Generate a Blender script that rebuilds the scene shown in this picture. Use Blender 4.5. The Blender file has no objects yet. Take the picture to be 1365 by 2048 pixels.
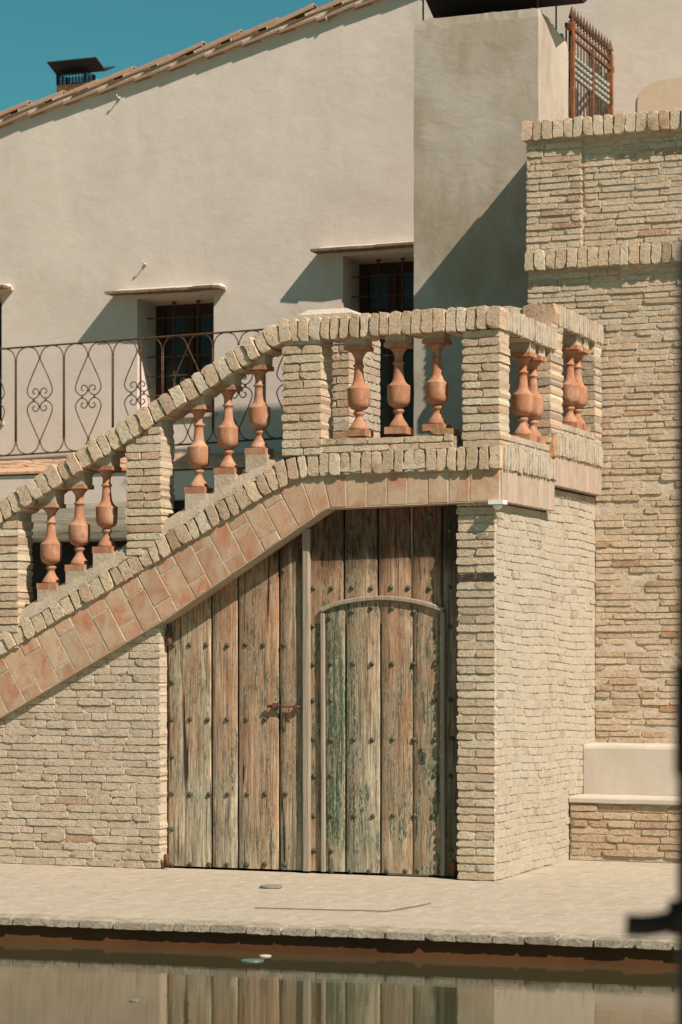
import bpy, math, random
from mathutils import Matrix, Vector, noise
random.seed(7)
R = math.radians
S = bpy.context.scene
COL = S.collection
# ------------------------------------------------------------------ camera, sky, sun, exposure
FPX, YH, CX, HC, TH = 4834.0, 1300.0, 682.5, 1.54, R(21.5)
ct, st = math.cos(TH), math.sin(TH)
D0 = FPX*HC/(1762-YH); R0 = (990-CX)/FPX*D0
CAMX = -(R0*ct-D0*st); CAMY = -(R0*st+D0*ct)
cam = bpy.data.cameras.new('camera'); co = bpy.data.objects.new('camera', cam); COL.objects.link(co)
co.location = (CAMX, CAMY, HC); co.rotation_euler = (R(90), 0, TH)
cam.sensor_fit = 'VERTICAL'; cam.sensor_height = 36; cam.lens = FPX/2048*36
cam.shift_y = (YH-1024)/2048; cam.clip_end = 500; cam.clip_start = .1
cam.dof.use_dof = True; cam.dof.focus_distance = 16.6; cam.dof.aperture_fstop = 3.1
S.camera = co
LX, LY, LZ = -1.95, 1.0, -2.15                      # direction the sunlight travels
S.world = bpy.data.worlds.new('World'); S.world.use_nodes = True
wn = S.world.node_tree; bg = wn.nodes['Background']
sky = wn.nodes.new('ShaderNodeTexSky'); sky.sky_type = 'NISHITA'; sky.sun_disc = False
sky.sun_elevation = math.atan2(-LZ, math.hypot(LX, LY)); sky.sun_rotation = math.atan2(-LX, -LY)
sky.air_density = 1.0; sky.dust_density = .6; sky.ozone_density = 1.0
tint = wn.nodes.new('ShaderNodeMix'); tint.data_type = 'RGBA'; tint.blend_type = 'MULTIPLY'; tint.inputs[0].default_value = 1
tint.inputs[7].default_value = (.39, 1.04, .86, 1)
wn.links.new(sky.outputs[0], tint.inputs[6]); wn.links.new(tint.outputs[2], bg.inputs[0]); bg.inputs[1].default_value = .05
sl = bpy.data.lights.new('sun', 'SUN'); so = bpy.data.objects.new('sun', sl); COL.objects.link(so)
sl.energy = 5.0; sl.angle = R(.5); sl.color = (1, .875, .775)
so.rotation_euler = Vector((LX, LY, LZ)).to_track_quat('-Z', 'Y').to_euler(); so.location = (8, -8, 12)
S.view_settings.view_transform = 'Standard'; S.view_settings.look = 'None'; S.view_settings.gamma = 1
S.view_settings.exposure = .52; S.view_settings.use_curve_mapping = False

# ------------------------------------------------------------------ picture measurements -> points of the place
def ray(px, py):
    a = (px-CX)/FPX; b = (YH-py)/FPX
    return (a*ct-st, a*st+ct, b)
def onY(px, py, Y=0.):
    r = ray(px, py); t = (Y-CAMY)/r[1]; return (CAMX+t*r[0], HC+t*r[2])
def onX(px, py, X=0.):
    r = ray(px, py); t = (X-CAMX)/r[0]; return (CAMY+t*r[1], HC+t*r[2])
def onZ(px, py, Z=0.):
    r = ray(px, py); t = (Z-HC)/r[2]; return (CAMX+t*r[0], CAMY+t*r[1])

# ------------------------------------------------------------------ helpers
def link(o, parent=None):
    COL.objects.link(o)
    if parent is not None:
        o.parent = parent; o.matrix_parent_inverse = WM[parent.name].inverted()
    WM[o.name] = o.matrix_basis.copy()
    return o
WM = {}
def tag(o, label=None, cat=None, group=None, kind=None):
    if label: o['label'] = label
    if cat: o['category'] = cat
    if group: o['group'] = group
    if kind: o['kind'] = kind
    return o
def thing(name, loc, label, cat, group=None):
    o = bpy.data.objects.new(name, None); o.location = loc; o.empty_display_size = .1
    link(o); return tag(o, label, cat, group)
def mk(name, vs, fs, mat, parent=None, smooth=False, col=None, kind=None):
    n = len(vs); c = [sum(v[i] for v in vs)/n for i in range(3)]
    me = bpy.data.meshes.new(name)
    me.from_pydata([(v[0]-c[0], v[1]-c[1], v[2]-c[2]) for v in vs], [], fs); me.update()
    if smooth: me.polygons.foreach_set('use_smooth', [True]*len(fs))
    me.materials.append(mat)
    o = bpy.data.objects.new(name, me); o.location = c
    if col: o.color = (*col, 1)
    link(o, parent)
    if kind: o['kind'] = kind
    return o
BOXF = [(0,3,2,1),(4,5,6,7),(0,1,5,4),(1,2,6,5),(2,3,7,6),(3,0,4,7)]
def boxv(x0, x1, y0, y1, z0, z1):
    return [(x0,y0,z0),(x1,y0,z0),(x1,y1,z0),(x0,y1,z0),(x0,y0,z1),(x1,y0,z1),(x1,y1,z1),(x0,y1,z1)]
class MB:
    def __init__(s): s.v = []; s.f = []
    def add(s, vs, fs):
        k = len(s.v); s.v += [tuple(v) for v in vs]; s.f += [tuple(i+k for i in f) for f in fs]; return s
    def box(s, *a): return s.add(boxv(*a), BOXF)
    def obox(s, c, U, V, W):
        c, U, V, W = map(Vector, (c, U, V, W))
        return s.add([c+U*a+V*b+W*d for d in (-1, 1) for a, b in ((-1,-1),(1,-1),(1,1),(-1,1))], BOXF)
    def lathe(s, cx, cy, z0, prof, seg=20, closed=True):
        k = len(s.v)
        for z, r in prof:
            for i in range(seg):
                a = 2*math.pi*i/seg; s.v.append((cx+r*math.cos(a), cy+r*math.sin(a), z0+z))
        n = len(prof)
        for j in range(n-1):
            for i in range(seg):
                i2 = (i+1) % seg
                s.f.append((k+j*seg+i, k+j*seg+i2, k+(j+1)*seg+i2, k+(j+1)*seg+i))
        s.f.append(tuple(k+i for i in reversed(range(seg)))); s.f.append(tuple(k+(n-1)*seg+i for i in range(seg)))
        return s
    def tube(s, pts, r, seg=6):
        pts = [Vector(p) for p in pts]; k = len(s.v); n = len(pts); up = None
        for j, p in enumerate(pts):
            t = (pts[min(j+1, n-1)]-pts[max(j-1, 0)]).normalized()
            if up is None: up = t.orthogonal().normalized()
            up = (up-t*up.dot(t)).normalized(); b = t.cross(up)
            for i in range(seg):
                a = 2*math.pi*i/seg; s.v.append(tuple(p+up*(r*math.cos(a))+b*(r*math.sin(a))))
        for j in range(n-1):
            for i in range(seg):
                i2 = (i+1) % seg
                s.f.append((k+j*seg+i, k+j*seg+i2, k+(j+1)*seg+i2, k+(j+1)*seg+i))
        s.f.append(tuple(k+i for i in reversed(range(seg)))); s.f.append(tuple(k+(n-1)*seg+i for i in range(seg)))
        return s
    def prism(s, poly, y0, y1):                     # poly in XZ, counter-clockwise seen from -Y
        n = len(poly)
        vs = [(x, y0, z) for x, z in poly]+[(x, y1, z) for x, z in poly]
        fs = [tuple(range(n)), tuple(reversed(range(n, 2*n)))]+[(i+n, (i+1) % n+n, (i+1) % n, i) for i in range(n)]
        return s.add(vs, fs)
    def build(s, name, mat, parent=None, smooth=False, col=None, kind=None):
        return mk(name, s.v, s.f, mat, parent, smooth, col, kind)
def crom(pts, n=6):
    P = [Vector(p) for p in pts]; P = [P[0]]+P+[P[-1]]; out = []
    for i in range(1, len(P)-2):
        a, b, c, d = P[i-1:i+3]
        for k in range(n):
            t = k/n
            out.append(.5*((2*b)+(c-a)*t+(2*a-5*b+4*c-d)*t*t+(3*b-a-3*c+d)*t**3))
    out.append(P[-2]); return out
def nz(x, y, z): return noise.noise(Vector((x, y, z)))

# ------------------------------------------------------------------ materials
class NT:
    def __init__(s, name):
        s.m = bpy.data.materials.new(name); s.m.use_nodes = True; s.t = s.m.node_tree; s.N = s.t.nodes
        s.p = s.N['Principled BSDF']; s.pos = s.N.new('ShaderNodeNewGeometry').outputs['Position']
    def L(s, a, b): s.t.links.new(a, b)
    def inp(s, sock, v):
        if hasattr(v, 'is_linked') or hasattr(v, 'links'): s.L(v, sock)
        elif isinstance(v, (tuple, list)) and len(v) == 3 and len(sock.default_value) == 4: sock.default_value = (*v, 1)
        else: sock.default_value = v
    def vec(s, sc, off=None):
        n = s.N.new('ShaderNodeMapping'); n.inputs['Scale'].default_value = sc
        s.L(s.pos, n.inputs[0])
        if off is not None:
            c = s.N.new('ShaderNodeCombineXYZ')
            for i in range(3): s.L(off, c.inputs[i])
            s.L(c.outputs[0], n.inputs['Location'])
        return n.outputs[0]
    def noise(s, sc=(1,1,1), scale=1., det=4, rough=.55, off=None, dist=0.):
        n = s.N.new('ShaderNodeTexNoise'); n.inputs['Scale'].default_value = scale; n.inputs['Detail'].default_value = det
        n.inputs['Roughness'].default_value = rough; n.inputs['Distortion'].default_value = dist
        s.L(s.vec(sc, off), n.inputs['Vector']); return n.outputs[0]
    def vor(s, sc=(1,1,1), scale=1., feat='F1'):
        n = s.N.new('ShaderNodeTexVoronoi'); n.inputs['Scale'].default_value = scale; n.feature = feat
        s.L(s.vec(sc), n.inputs['Vector']); return n.outputs['Distance']
    def ramp(s, v, a, b, lo=0., hi=1.):
        n = s.N.new('ShaderNodeMapRange'); n.clamp = True
        s.inp(n.inputs[0], v); n.inputs[1].default_value = a; n.inputs[2].default_value = b
        n.inputs[3].default_value = lo; n.inputs[4].default_value = hi; return n.outputs[0]
    def math(s, op, a, b=0.):
        n = s.N.new('ShaderNodeMath'); n.operation = op; s.inp(n.inputs[0], a); s.inp(n.inputs[1], b); return n.outputs[0]
    def mix(s, f, a, b, mode='MIX'):
        n = s.N.new('ShaderNodeMix'); n.data_type = 'RGBA'; n.blend_type = mode
        s.inp(n.inputs[0], f); s.inp(n.inputs[6], a); s.inp(n.inputs[7], b); return n.outputs[2]
    def bump(s, h, st=.5, dist=.01, prev=None):
        n = s.N.new('ShaderNodeBump'); n.inputs['Strength'].default_value = st; n.inputs['Distance'].default_value = dist
        s.L(h, n.inputs['Height'])
        if prev is not None: s.L(prev, n.inputs['Normal'])
        return n.outputs[0]
    def out(s, col, rough=.9, nrm=None, metal=0., spec=.3):
        s.inp(s.p.inputs['Base Color'], col); s.inp(s.p.inputs['Roughness'], rough); s.inp(s.p.inputs['Metallic'], metal)
        s.p.inputs['Specular IOR Level'].default_value = spec
        if nrm is not None: s.L(nrm, s.p.inputs['Normal'])
        return s.m
def m_brick(name, smear=(.50,.40,.285), attr=False, smear_amt=.5, bst=.7, grime=.55):
    t = NT(name)
    if attr:
        a = t.N.new('ShaderNodeAttribute'); a.attribute_name = 'Col'; base = a.outputs['Color']
    else:
        o = t.N.new('ShaderNodeObjectInfo'); base = o.outputs['Color']
    n1 = t.noise(scale=26, det=6, rough=.65); n2 = t.noise(scale=10, det=7, rough=.7); n3 = t.noise(scale=110, det=5, rough=.75); n4 = t.noise(scale=48, det=4, rough=.6)
    c = t.mix(t.ramp(n1, .3, .7, 0, .8), base, t.mix(1., base, (.76,.72,.64), 'MULTIPLY'))
    c = t.mix(t.ramp(n2, .68-.22*smear_amt, .76-.22*smear_amt, 0, .8), c, smear)
    n5 = t.noise(scale=3.5, det=7, rough=.7)
    c = t.mix(t.ramp(n5, .56, .70, 0, grime), c, t.mix(1., c, (.50,.46,.38), 'MULTIPLY'))
    pit = t.ramp(n3, .30, .43, 1, 0)
    c = t.mix(t.math('MULTIPLY', pit, t.ramp(n1, .35, .6, .15, .75)), c, t.mix(1., base, (.36,.30,.24), 'MULTIPLY'))
    b = t.bump(n3, bst*1.1, .006); b = t.bump(n4, bst*.9, .008, b); b = t.bump(n1, bst*.7, .009, b); b = t.bump(t.ramp(n4, .30, .38), bst, .007, b); b = t.bump(t.ramp(n3, .34, .42), bst, .004, b)
    return t.out(c, .96, b, spec=.12)
def m_mortar(name, c1=(.52,.42,.315), c2=(.42,.33,.235), bst=.9):
    t = NT(name)
    n1 = t.noise(scale=5, det=6); n2 = t.noise(scale=45, det=5, rough=.7); n3 = t.noise(scale=240, det=2, rough=.8)
    c = t.mix(t.ramp(n1, .35, .7), c1, c2)
    c = t.mix(t.ramp(n2, .3, .5, .4, 0), c, (.27,.2,.13))
    b = t.bump(n3, bst, .003); b = t.bump(n2, bst, .010, b)
    return t.out(c, .97, b, spec=.1)
def m_stucco(name, c1, c2, stain=None, bst=.5, stain_lo=.5):
    t = NT(name)
    n1 = t.noise(scale=1.1, det=7, rough=.6, dist=.6); n2 = t.noise(scale=6, det=6, rough=.65, dist=.4); n3 = t.noise(scale=110, det=3, rough=.7)
    n4 = t.noise(sc=(1,1,1.6), scale=5, det=6, rough=.6, dist=.9)
    c = t.mix(t.ramp(n1, .35, .65), c1, c2)
    c = t.mix(t.ramp(n2, .4, .75, 0, .5), c, t.mix(1., c, (.87,.84,.8), 'MULTIPLY'))
    if stain: c = t.mix(t.ramp(t.noise(sc=(1.4,1.4,.6), scale=1.6, det=8, rough=.65), stain_lo, stain_lo+.22, 0, .85), c, stain)
    b = t.bump(n3, bst*.5, .0015); b = t.bump(n4, bst*.6, .012, b); b = t.bump(n2, bst*.6, .008, b)
    return t.out(c, .93, b, spec=.15)
def m_tile(name, red=(.47,.205,.11), pale=(.55,.41,.275), lo=.45, sc=7.):
    t = NT(name)
    o = t.N.new('ShaderNodeObjectInfo')
    n1 = t.noise(sc=(1,1,.6), scale=sc, det=6, rough=.6, dist=.8, off=t.math('MULTIPLY', o.outputs['Random'], 9.)); n2 = t.noise(scale=70, det=4, rough=.7)
    a = t.mix(t.ramp(n1, lo-.12, lo+.14), red, pale)
    a = t.mix(.45, a, o.outputs['Color'], 'MULTIPLY')
    a = t.mix(t.ramp(n2, .3, .7, .35, 0), a, (.24,.13,.08))
    b = t.bump(n2, .45, .004); b = t.bump(n1, .3, .008, b)
    return t.out(a, .85, b, spec=.25)
def m_terra(name):
    t = NT(name); o = t.N.new('ShaderNodeObjectInfo'); off = t.math('MULTIPLY', o.outputs['Random'], 20.)
    n1 = t.noise(scale=7, det=6, rough=.6, off=off); n2 = t.noise(scale=80, det=5, rough=.75); n3 = t.noise(sc=(1,1,.45), scale=13, det=8, rough=.72, off=off)
    a = t.mix(t.ramp(n1, .3, .7), (.42,.20,.11), (.33,.145,.078))
    a = t.mix(t.ramp(o.outputs['Random'], 0, 1, 0, .5), a, t.mix(1., a, (.78,.74,.72), 'MULTIPLY'))
    a = t.mix(t.ramp(n3, .48, .66, 0, .7), a, (.48,.33,.23))
    a = t.mix(t.ramp(t.noise(scale=20, det=6, rough=.7, off=off), .58, .68, 0, .6), a, (.20,.10,.065))
    a = t.mix(t.ramp(n2, .3, .45, .4, 0), a, (.20,.09,.05))
    return t.out(a, .88, t.bump(n2, .6, .004, t.bump(n1, .4, .008)), spec=.15)
def m_plain(name, c, rough=.7, metal=0., bst=.2, sc=60, var=.25, spec=.3):
    t = NT(name); n = t.noise(scale=sc, det=4); n2 = t.noise(scale=sc*.12, det=5)
    k = tuple(x*(1-var) for x in c)
    a = t.mix(t.ramp(n, .35, .65), c, k); a = t.mix(t.ramp(n2, .4, .7, 0, .6), a, tuple(x*(1-var) for x in k))
    return t.out(a, rough, t.bump(n, bst, .003), metal, spec)
def m_rust(name, c1=(.17,.072,.034), c2=(.06,.03,.018), sc=30, rough=.85):
    t = NT(name); n = t.noise(scale=sc, det=6, rough=.7); n2 = t.noise(scale=sc*5, det=3)
    a = t.mix(t.ramp(n, .38, .62), c1, c2); a = t.mix(t.ramp(n2, .6, .7, 0, .5), a, (.36,.19,.09))
    return t.out(a, rough, t.bump(n2, .4, .003), .1, .3)
def m_door(name):
    t = NT(name); o = t.N.new('ShaderNodeObjectInfo'); sep = t.N.new('ShaderNodeSeparateColor'); t.L(o.outputs['Color'], sep.inputs[0])
    ora, grn, gry = sep.outputs[0], sep.outputs[1], sep.outputs[2]
    off = t.math('MULTIPLY', o.outputs['Random'], 30.)
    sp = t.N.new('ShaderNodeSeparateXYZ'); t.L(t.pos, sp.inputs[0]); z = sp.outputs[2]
    g1 = t.noise(sc=(55,55,2.0), det=6, rough=.68, off=off, dist=.35); g2 = t.noise(sc=(260,260,9), det=4, rough=.75, off=off)
    lo = t.noise(sc=(5,5,1.3), det=6, rough=.65, off=off, dist=.9); lo2 = t.noise(sc=(7,7,1.8), det=5, rough=.6, off=t.math('ADD', off, 11.), dist=.6)
    fl = t.noise(sc=(120,120,26), det=7, rough=.78, off=off, dist=.2); fl2 = t.noise(sc=(40,40,7), det=7, rough=.75, off=off)
    up = t.ramp(z, .2, 2.2)                                # the foot of the door is washed grey, paint survives higher up
    c = t.mix(t.ramp(g1, .40, .60), (.14,.095,.055), (.62,.49,.34))
    gr = t.mix(t.ramp(g1, .38, .62), (.17,.145,.095), (.62,.54,.39))
    c = t.mix(t.math('MULTIPLY', t.math('ADD', gry, t.ramp(z, 1.5, 0, .1, .9)), t.ramp(lo2, .3, .6)), c, gr)
    om = t.math('ADD', t.math('ADD', lo, t.math('MULTIPLY', ora, .23)), t.math('MULTIPLY', up, .16))
    c = t.mix(t.math('MULTIPLY', t.ramp(om, .58, .82), t.ramp(fl2, .3, .62, .45, .95)), c, (.42,.19,.10))
    pal = t.math('MULTIPLY', t.ramp(t.math('ADD', fl2, t.math('MULTIPLY', grn, .10)), .50, .66, 0, .65), t.ramp(t.math('ADD', lo, t.math('MULTIPLY', grn, .2)), .48, .7))
    c = t.mix(pal, c, (.42,.42,.285))
    m = t.math('MULTIPLY', t.ramp(t.math('ADD', t.math('MULTIPLY', t.math('ADD', fl, g1), .5), t.math('MULTIPLY', grn, .07)), .545, .57), t.ramp(t.math('ADD', lo2, t.math('MULTIPLY', grn, .20)), .53, .63))
    c = t.mix(m, c, t.mix(t.ramp(fl2, .3, .7), (.045,.070,.042), (.10,.14,.09)))
    dirt = t.math('MAXIMUM', t.ramp(t.math('MULTIPLY', t.math('ADD', g2, fl), .5), .38, .48, .85, 0), t.ramp(t.noise(sc=(95,95,3.2), det=5, rough=.7, off=off, dist=.3), .36, .44, .75, 0))
    crk2 = t.ramp(t.noise(sc=(30,30,.8), det=4, rough=.55, off=off, dist=.7), .335, .352, .9, 0)
    c = t.mix(dirt, c, (.085,.055,.032)); c = t.mix(crk2, c, (.02,.013,.008))
    c = t.mix(t.math('MULTIPLY', t.ramp(t.math('ADD', z, t.math('MULTIPLY', lo, .5)), 2.26, 2.44), t.ramp(fl2, .35, .65, .95, .55)), c, (.045,.018,.011))  # dark red paint at the top, deepened to paint in the beam's shade
    c = t.mix(t.ramp(t.noise(sc=(9,9,5), det=7, rough=.75, off=off), .52, .68, 0, .55), c, t.mix(1., c, (.42,.38,.30), 'MULTIPLY'))
    c = t.mix(o.outputs['Alpha'], (.03,.022,.014), c)  # lower object alpha darkens a plank, shade put into its colour
    b = t.bump(g2, .9, .003); b = t.bump(g1, .9, .006, b); b = t.bump(fl2, .5, .004, b)
    return t.out(c, .9, b, spec=.15)
def m_wood(name, a=(.30,.25,.19), d=(.12,.095,.07), axis='z', dark=.6):
    t = NT(name); sc = {'z': (70,70,2.5), 'x': (1.6,34,34)}[axis]
    o = t.N.new('ShaderNodeObjectInfo'); off = t.math('MULTIPLY', o.outputs['Random'], 13.)
    g = t.noise(sc=sc, det=6, rough=.7, off=off, dist=.3); g2 = t.noise(sc=tuple(x*3 for x in sc), det=3, off=off)
    c = t.mix(t.ramp(g, .3, .7), d, a); c = t.mix(t.ramp(g2, .28, .4, dark, 0), c, tuple(x*.3 for x in d))
    return t.out(c, .88, t.bump(g2, .6, .004, t.bump(g, .6, .006)), spec=.2)

B_PART, B_STUFF = m_brick('handmade_brick', (.56,.46,.355)), m_brick('handmade_brick_joined', (.56,.46,.355), attr=True)
S_PART, S_STUFF = m_brick('limewashed_brick', (.44,.38,.30), smear_amt=1.0, bst=.5, grime=.2), m_brick('limewashed_brick_joined', (.44,.38,.30), attr=True, smear_amt=1.1, bst=.5)
def m_paver(name, attr=False):
    m = m_brick(name, (.385,.325,.25), attr, 1.5, .3, .3); t = NT.__new__(NT); t.m = m; t.t = m.node_tree; t.N = t.t.nodes; t.p = t.N['Principled BSDF']
    t.pos = [n for n in t.N if n.bl_idname == 'ShaderNodeNewGeometry'][0].outputs['Position']
    src = t.p.inputs['Base Color'].links[0].from_socket
    a = t.noise(sc=(1.3,7,1), scale=3, det=6, rough=.65, dist=1.2); b = t.noise(sc=(6,1.6,1), scale=2.2, det=6, rough=.65, dist=1.2)
    c = t.mix(t.ramp(a, .55, .68, 0, .6), src, (.47,.405,.32)); c = t.mix(t.ramp(b, .60, .70, 0, .6), c, (.48,.415,.33)); c = t.mix(t.ramp(a, .42, .30, 0, .5), c, (.30,.24,.17))
    t.L(c, t.p.inputs['Base Color']); return m
P_PART, P_STUFF = m_paver('paver'), m_paver('paver_joined', True)
P_OLD = m_brick('paver', (.385,.325,.25), smear_amt=1.5, bst=.3, grime=.3), m_brick('paver_joined', (.385,.325,.25), attr=True, smear_amt=1.5, bst=.3, grime=.3)
LIPM = m_brick('pool_lip_brick', (.48,.41,.31), smear_amt=.9, bst=.8, grime=.5)
MORTAR = m_mortar('mortar'); MORTAR_L = m_mortar('lime_mortar', (.44,.38,.295), (.40,.335,.25), .5)
MORTAR_W = m_mortar('pale_mortar', (.57,.475,.375), (.50,.41,.31), .9)
STUCCO = m_stucco('house_render', (.60,.515,.445), (.545,.465,.395), (.48,.405,.34), .45, .57)
CEMENT = m_stucco('cement_render', (.43,.375,.31), (.36,.305,.24), (.25,.20,.135), .7, .47)
PLASTER = m_stucco('white_plaster', (.51,.45,.38), (.46,.395,.32), (.40,.335,.255), .3, .56)
TILE = m_tile('salmon_tile'); TILE_P = m_tile('pale_tile', (.40,.275,.21), (.44,.365,.29), .42)
ROOFT = m_tile('roof_tile', (.36,.205,.135), (.25,.205,.145), .50, 14.)
TERRA = m_terra('terracotta')
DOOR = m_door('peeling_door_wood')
GREYW = m_wood('grey_batten_wood', (.38,.315,.24), (.22,.17,.12), 'z', .4)
OLDBEAM = m_wood('old_beam_wood', (.46,.40,.31), (.15,.12,.085), 'x', .95)
BROWNW = m_wood('window_wood', (.07,.032,.018), (.035,.016,.01), 'z', .4)
RUST = m_rust('rusty_iron'); RUST_O = m_rust('orange_rust', (.26,.095,.035), (.11,.042,.018), 14)
IRON = m_rust('brown_iron', (.11,.055,.03), (.045,.022,.014), 40)
STUDM = m_rust('verdigris_stud', (.085,.095,.065), (.04,.035,.02), 45, .6)
BLACKM = m_plain('blackened_sheet', (.022,.016,.013), .8)
WHITEP = m_plain('white_plastic', (.72,.70,.64), .5, var=.08)
ALUM = m_plain('dull_metal', (.34,.31,.26), .5, .3)
GREYI = m_plain('grey_iron', (.33,.31,.27), .7)
VOID = m_plain('dark_interior', (.03,.025,.02), .9)
DARKD = m_plain('dark_varnished_wood', (.02,.012,.008), .6)
POOLW = m_stucco('pool_render', (.13,.052,.02), (.08,.033,.014), None, .4)
def m_glass():
    t = NT('window_glass'); t.out((.025,.027,.024), .25, None, 0, .25); return t.m
GLASS = m_glass()
def m_water():
    t = NT('pool_water'); n = t.noise(sc=(1.2,5.0,1), scale=2.6, det=3, rough=.5); n2 = t.noise(sc=(3,9,1), scale=5, det=2)
    b = t.bump(n2, .05, .004, t.bump(n, .09, .008))
    t.out((.085,.085,.04), .035, b, 0, .5); t.p.inputs['IOR'].default_value = 1.7
    t.L(t.mix(t.ramp(t.noise(scale=.5, det=3), .35, .65), (.055,.042,.020), (.038,.044,.022)), t.p.inputs['Base Color']); return t.m
WATER = m_water()

# ------------------------------------------------------------------ bricks: a few irregular unit meshes, shared and scaled
def unit_brick(ratio, seed, rough=1.):
    """outer face wavy in outline and nearly flat, a narrow worn rim, straight flanks; front at y=0, back at y=1"""
    rr = random.Random(seed); nu = 6 if ratio > 4 else (5 if ratio > 3 else 4); ws = [0, .5, 1]
    off = [rr.uniform(-.045, .045) for _ in range(8)]
    def P(i, j):
        u, w = i/nu, ws[j]
        x = (u-.5)+(rr.uniform(-.09, .09)/ratio if i in (0, nu) else rr.uniform(-.12, .12)/ratio)
        z = (w-.5)+(rr.uniform(-.06, .06)+off[i]*(1 if j else .6) if j != 1 else rr.uniform(-.1, .1))
        y = rr.uniform(0, .035)*rough
        if i in (0, nu) and j in (0, 2):
            x *= .985; z *= .94; y += .02
            if rr.random() < .2: x *= .94; z *= .70; y += .12
        return x, y, z
    g = {(i, j): P(i, j) for j in range(3) for i in range(nu+1)}
    vs = []; fs = []; I = {}
    for k_, v in g.items(): I[k_] = len(vs); vs.append(v)
    for j in range(2):
        for i in range(nu): fs.append((I[i,j], I[i+1,j], I[i+1,j+1], I[i,j+1]))
    ring = [(i,0) for i in range(nu+1)]+[(nu,1)]+[(i,2) for i in range(nu,-1,-1)]+[(0,1)]
    r0 = len(vs); m = len(ring)
    for k_ in ring: vs.append(g[k_])
    for k_ in ring:
        x, y, z = g[k_]; sx = 0 if 0 < k_[0] < nu else (1 if k_[0] else -1); sz = k_[1]-1
        vs.append((x+sx*.035/ratio, y+.035+rr.uniform(0, .03), z+sz*.015))
    for q in range(m):
        x, y, z = vs[r0+m+q]; vs.append((x, 1., z))
    for q in range(m):
        q2 = (q+1) % m
        fs.append((r0+q2, r0+q, r0+m+q, r0+m+q2)); fs.append((r0+m+q2, r0+m+q, r0+2*m+q, r0+2*m+q2))
    return vs, fs
VAR = {}
for cls, ratio in (('s', 2.2), ('m', 3.4), ('l', 5.2)):
    VAR[cls] = []
    for k in range(9):
        vs, fs = unit_brick(ratio, 100*ord(cls)+k)
        me = bpy.data.meshes.new('brick'); me.from_pydata(vs, [], fs); me.update()
        VAR[cls].append((me, vs, fs))
MESHM = {}
def vmesh(cls, k, mat):
    key = (cls, k, mat.name)
    if key not in MESHM:
        me = VAR[cls][k][0].copy(); me.materials.append(mat); MESHM[key] = me
    return MESHM[key]
RB = {'F': Matrix.Identity(4), 'R': Matrix.Rotation(R(90), 4, 'Z'), 'T': Matrix.Rotation(R(-90), 4, 'X'), 'L': Matrix.Rotation(R(-90), 4, 'Z')}
def brick_spec(pos, L, h, dep, face='F', rot=0., col=(.5,.38,.26), extra=None):
    """pos = centre of the brick's outer face; the y unit of the brick shape is a fixed bevel, so the depth is real"""
    cls = 's' if L/h < 2.8 else ('m' if L/h < 4.3 else 'l')
    M = Matrix.Translation(pos) @ RB[face] @ (extra or Matrix.Identity(4)) @ Matrix.Rotation(rot, 4, 'Y') @ Matrix.Diagonal((L, dep, h, 1))
    return dict(M=M, cls=cls, k=random.randrange(9), col=col, L=L, h=h)
def shape_fix(dep): return dep
def add_brick(sp, parent, mat, name='brick'):
    # depth scaling would stretch the bevel, so the shape is chosen per depth class
    me = vmesh2(sp['cls'], sp['k'], mat, sp['M'])
    o = bpy.data.objects.new(name, me); o.matrix_basis = sp['M']; o.color = (*sp['col'], 1)
    COL.objects.link(o); o.parent = parent; o.matrix_parent_inverse = WM[parent.name].inverted(); WM[o.name] = sp['M'].copy()
    return o
def bevel_fixed(vs, dep, h):
    k = .11*h/dep                                      # bevel depth as a fraction of the real depth
    return [(x, (y if y >= .999 else y*h/dep), z) for x, y, z in vs]
MV = {}
def vmesh2(cls, k, mat, M):
    dep = M.to_scale()[1]; h = M.to_scale()[2]
    dq = round(math.log(dep/h)*2)/2
    key = (cls, k, mat.name, dq)
    if key not in MV:
        me0, vs, fs = VAR[cls][k]; me = bpy.data.meshes.new('brick')
        me.from_pydata(bevel_fixed(vs, math.exp(dq), 1.), [], fs); ni = {'s': 8, 'm': 10, 'l': 12}[cls]; me.polygons.foreach_set('use_smooth', [i < ni for i in range(len(fs))]); me.update()
        me.materials.append(mat); MV[key] = me
    return MV[key]
def join_bricks(specs, parent, mat, name='brick_field'):
    if not specs: return
    vs = []; fs = []; cols = []
    for sp in specs:
        k = len(vs); sc = sp['M'].to_scale()
        for v in bevel_fixed(VAR[sp['cls']][sp['k']][1], sc[1]/sc[2], 1.): vs.append(tuple(sp['M'] @ Vector(v)))
        f0 = VAR[sp['cls']][sp['k']][2]; fs += [tuple(i+k for i in f) for f in f0]
        cols += [sp['col']]*(len(vs)-k)
    o = mk(name, vs, fs, mat, parent, False, kind='stuff')
    fl = []
    for sp in specs: ni = {'s': 8, 'm': 10, 'l': 12}[sp['cls']]; fl += [i < ni for i in range(len(VAR[sp['cls']][sp['k']][2]))]
    o.data.polygons.foreach_set('use_smooth', fl)
    at = o.data.color_attributes.new('Col', 'FLOAT_COLOR', 'POINT')
    at.data.foreach_set('color', [c for t in cols for c in (*t, 1.)])
    return o
def place(specs, parent, pm, sm, limit=300, key=None, name='brick', fname='brick_field'):
    sp = sorted(specs, key=key or (lambda s: -s['L'])) if len(specs) > limit else specs
    for s_ in sp[:limit]: add_brick(s_, parent, pm, name)
    join_bricks(sp[limit:], parent, sm, fname)
def vis(sp):                                            # how large a brick shows: inside the frame and near first
    p = sp['M'].translation; dx, dy = p[0]-CAMX, p[1]-CAMY; r = dx*ct+dy*st; d = -dx*st+dy*ct
    x = CX+FPX*r/d; y = YH-FPX*(p[2]-HC)/d
    return (0 if (-20 < x < 1370 and -20 < y < 2060) else 1, -sp['L']*sp['h']/d/d)
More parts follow.
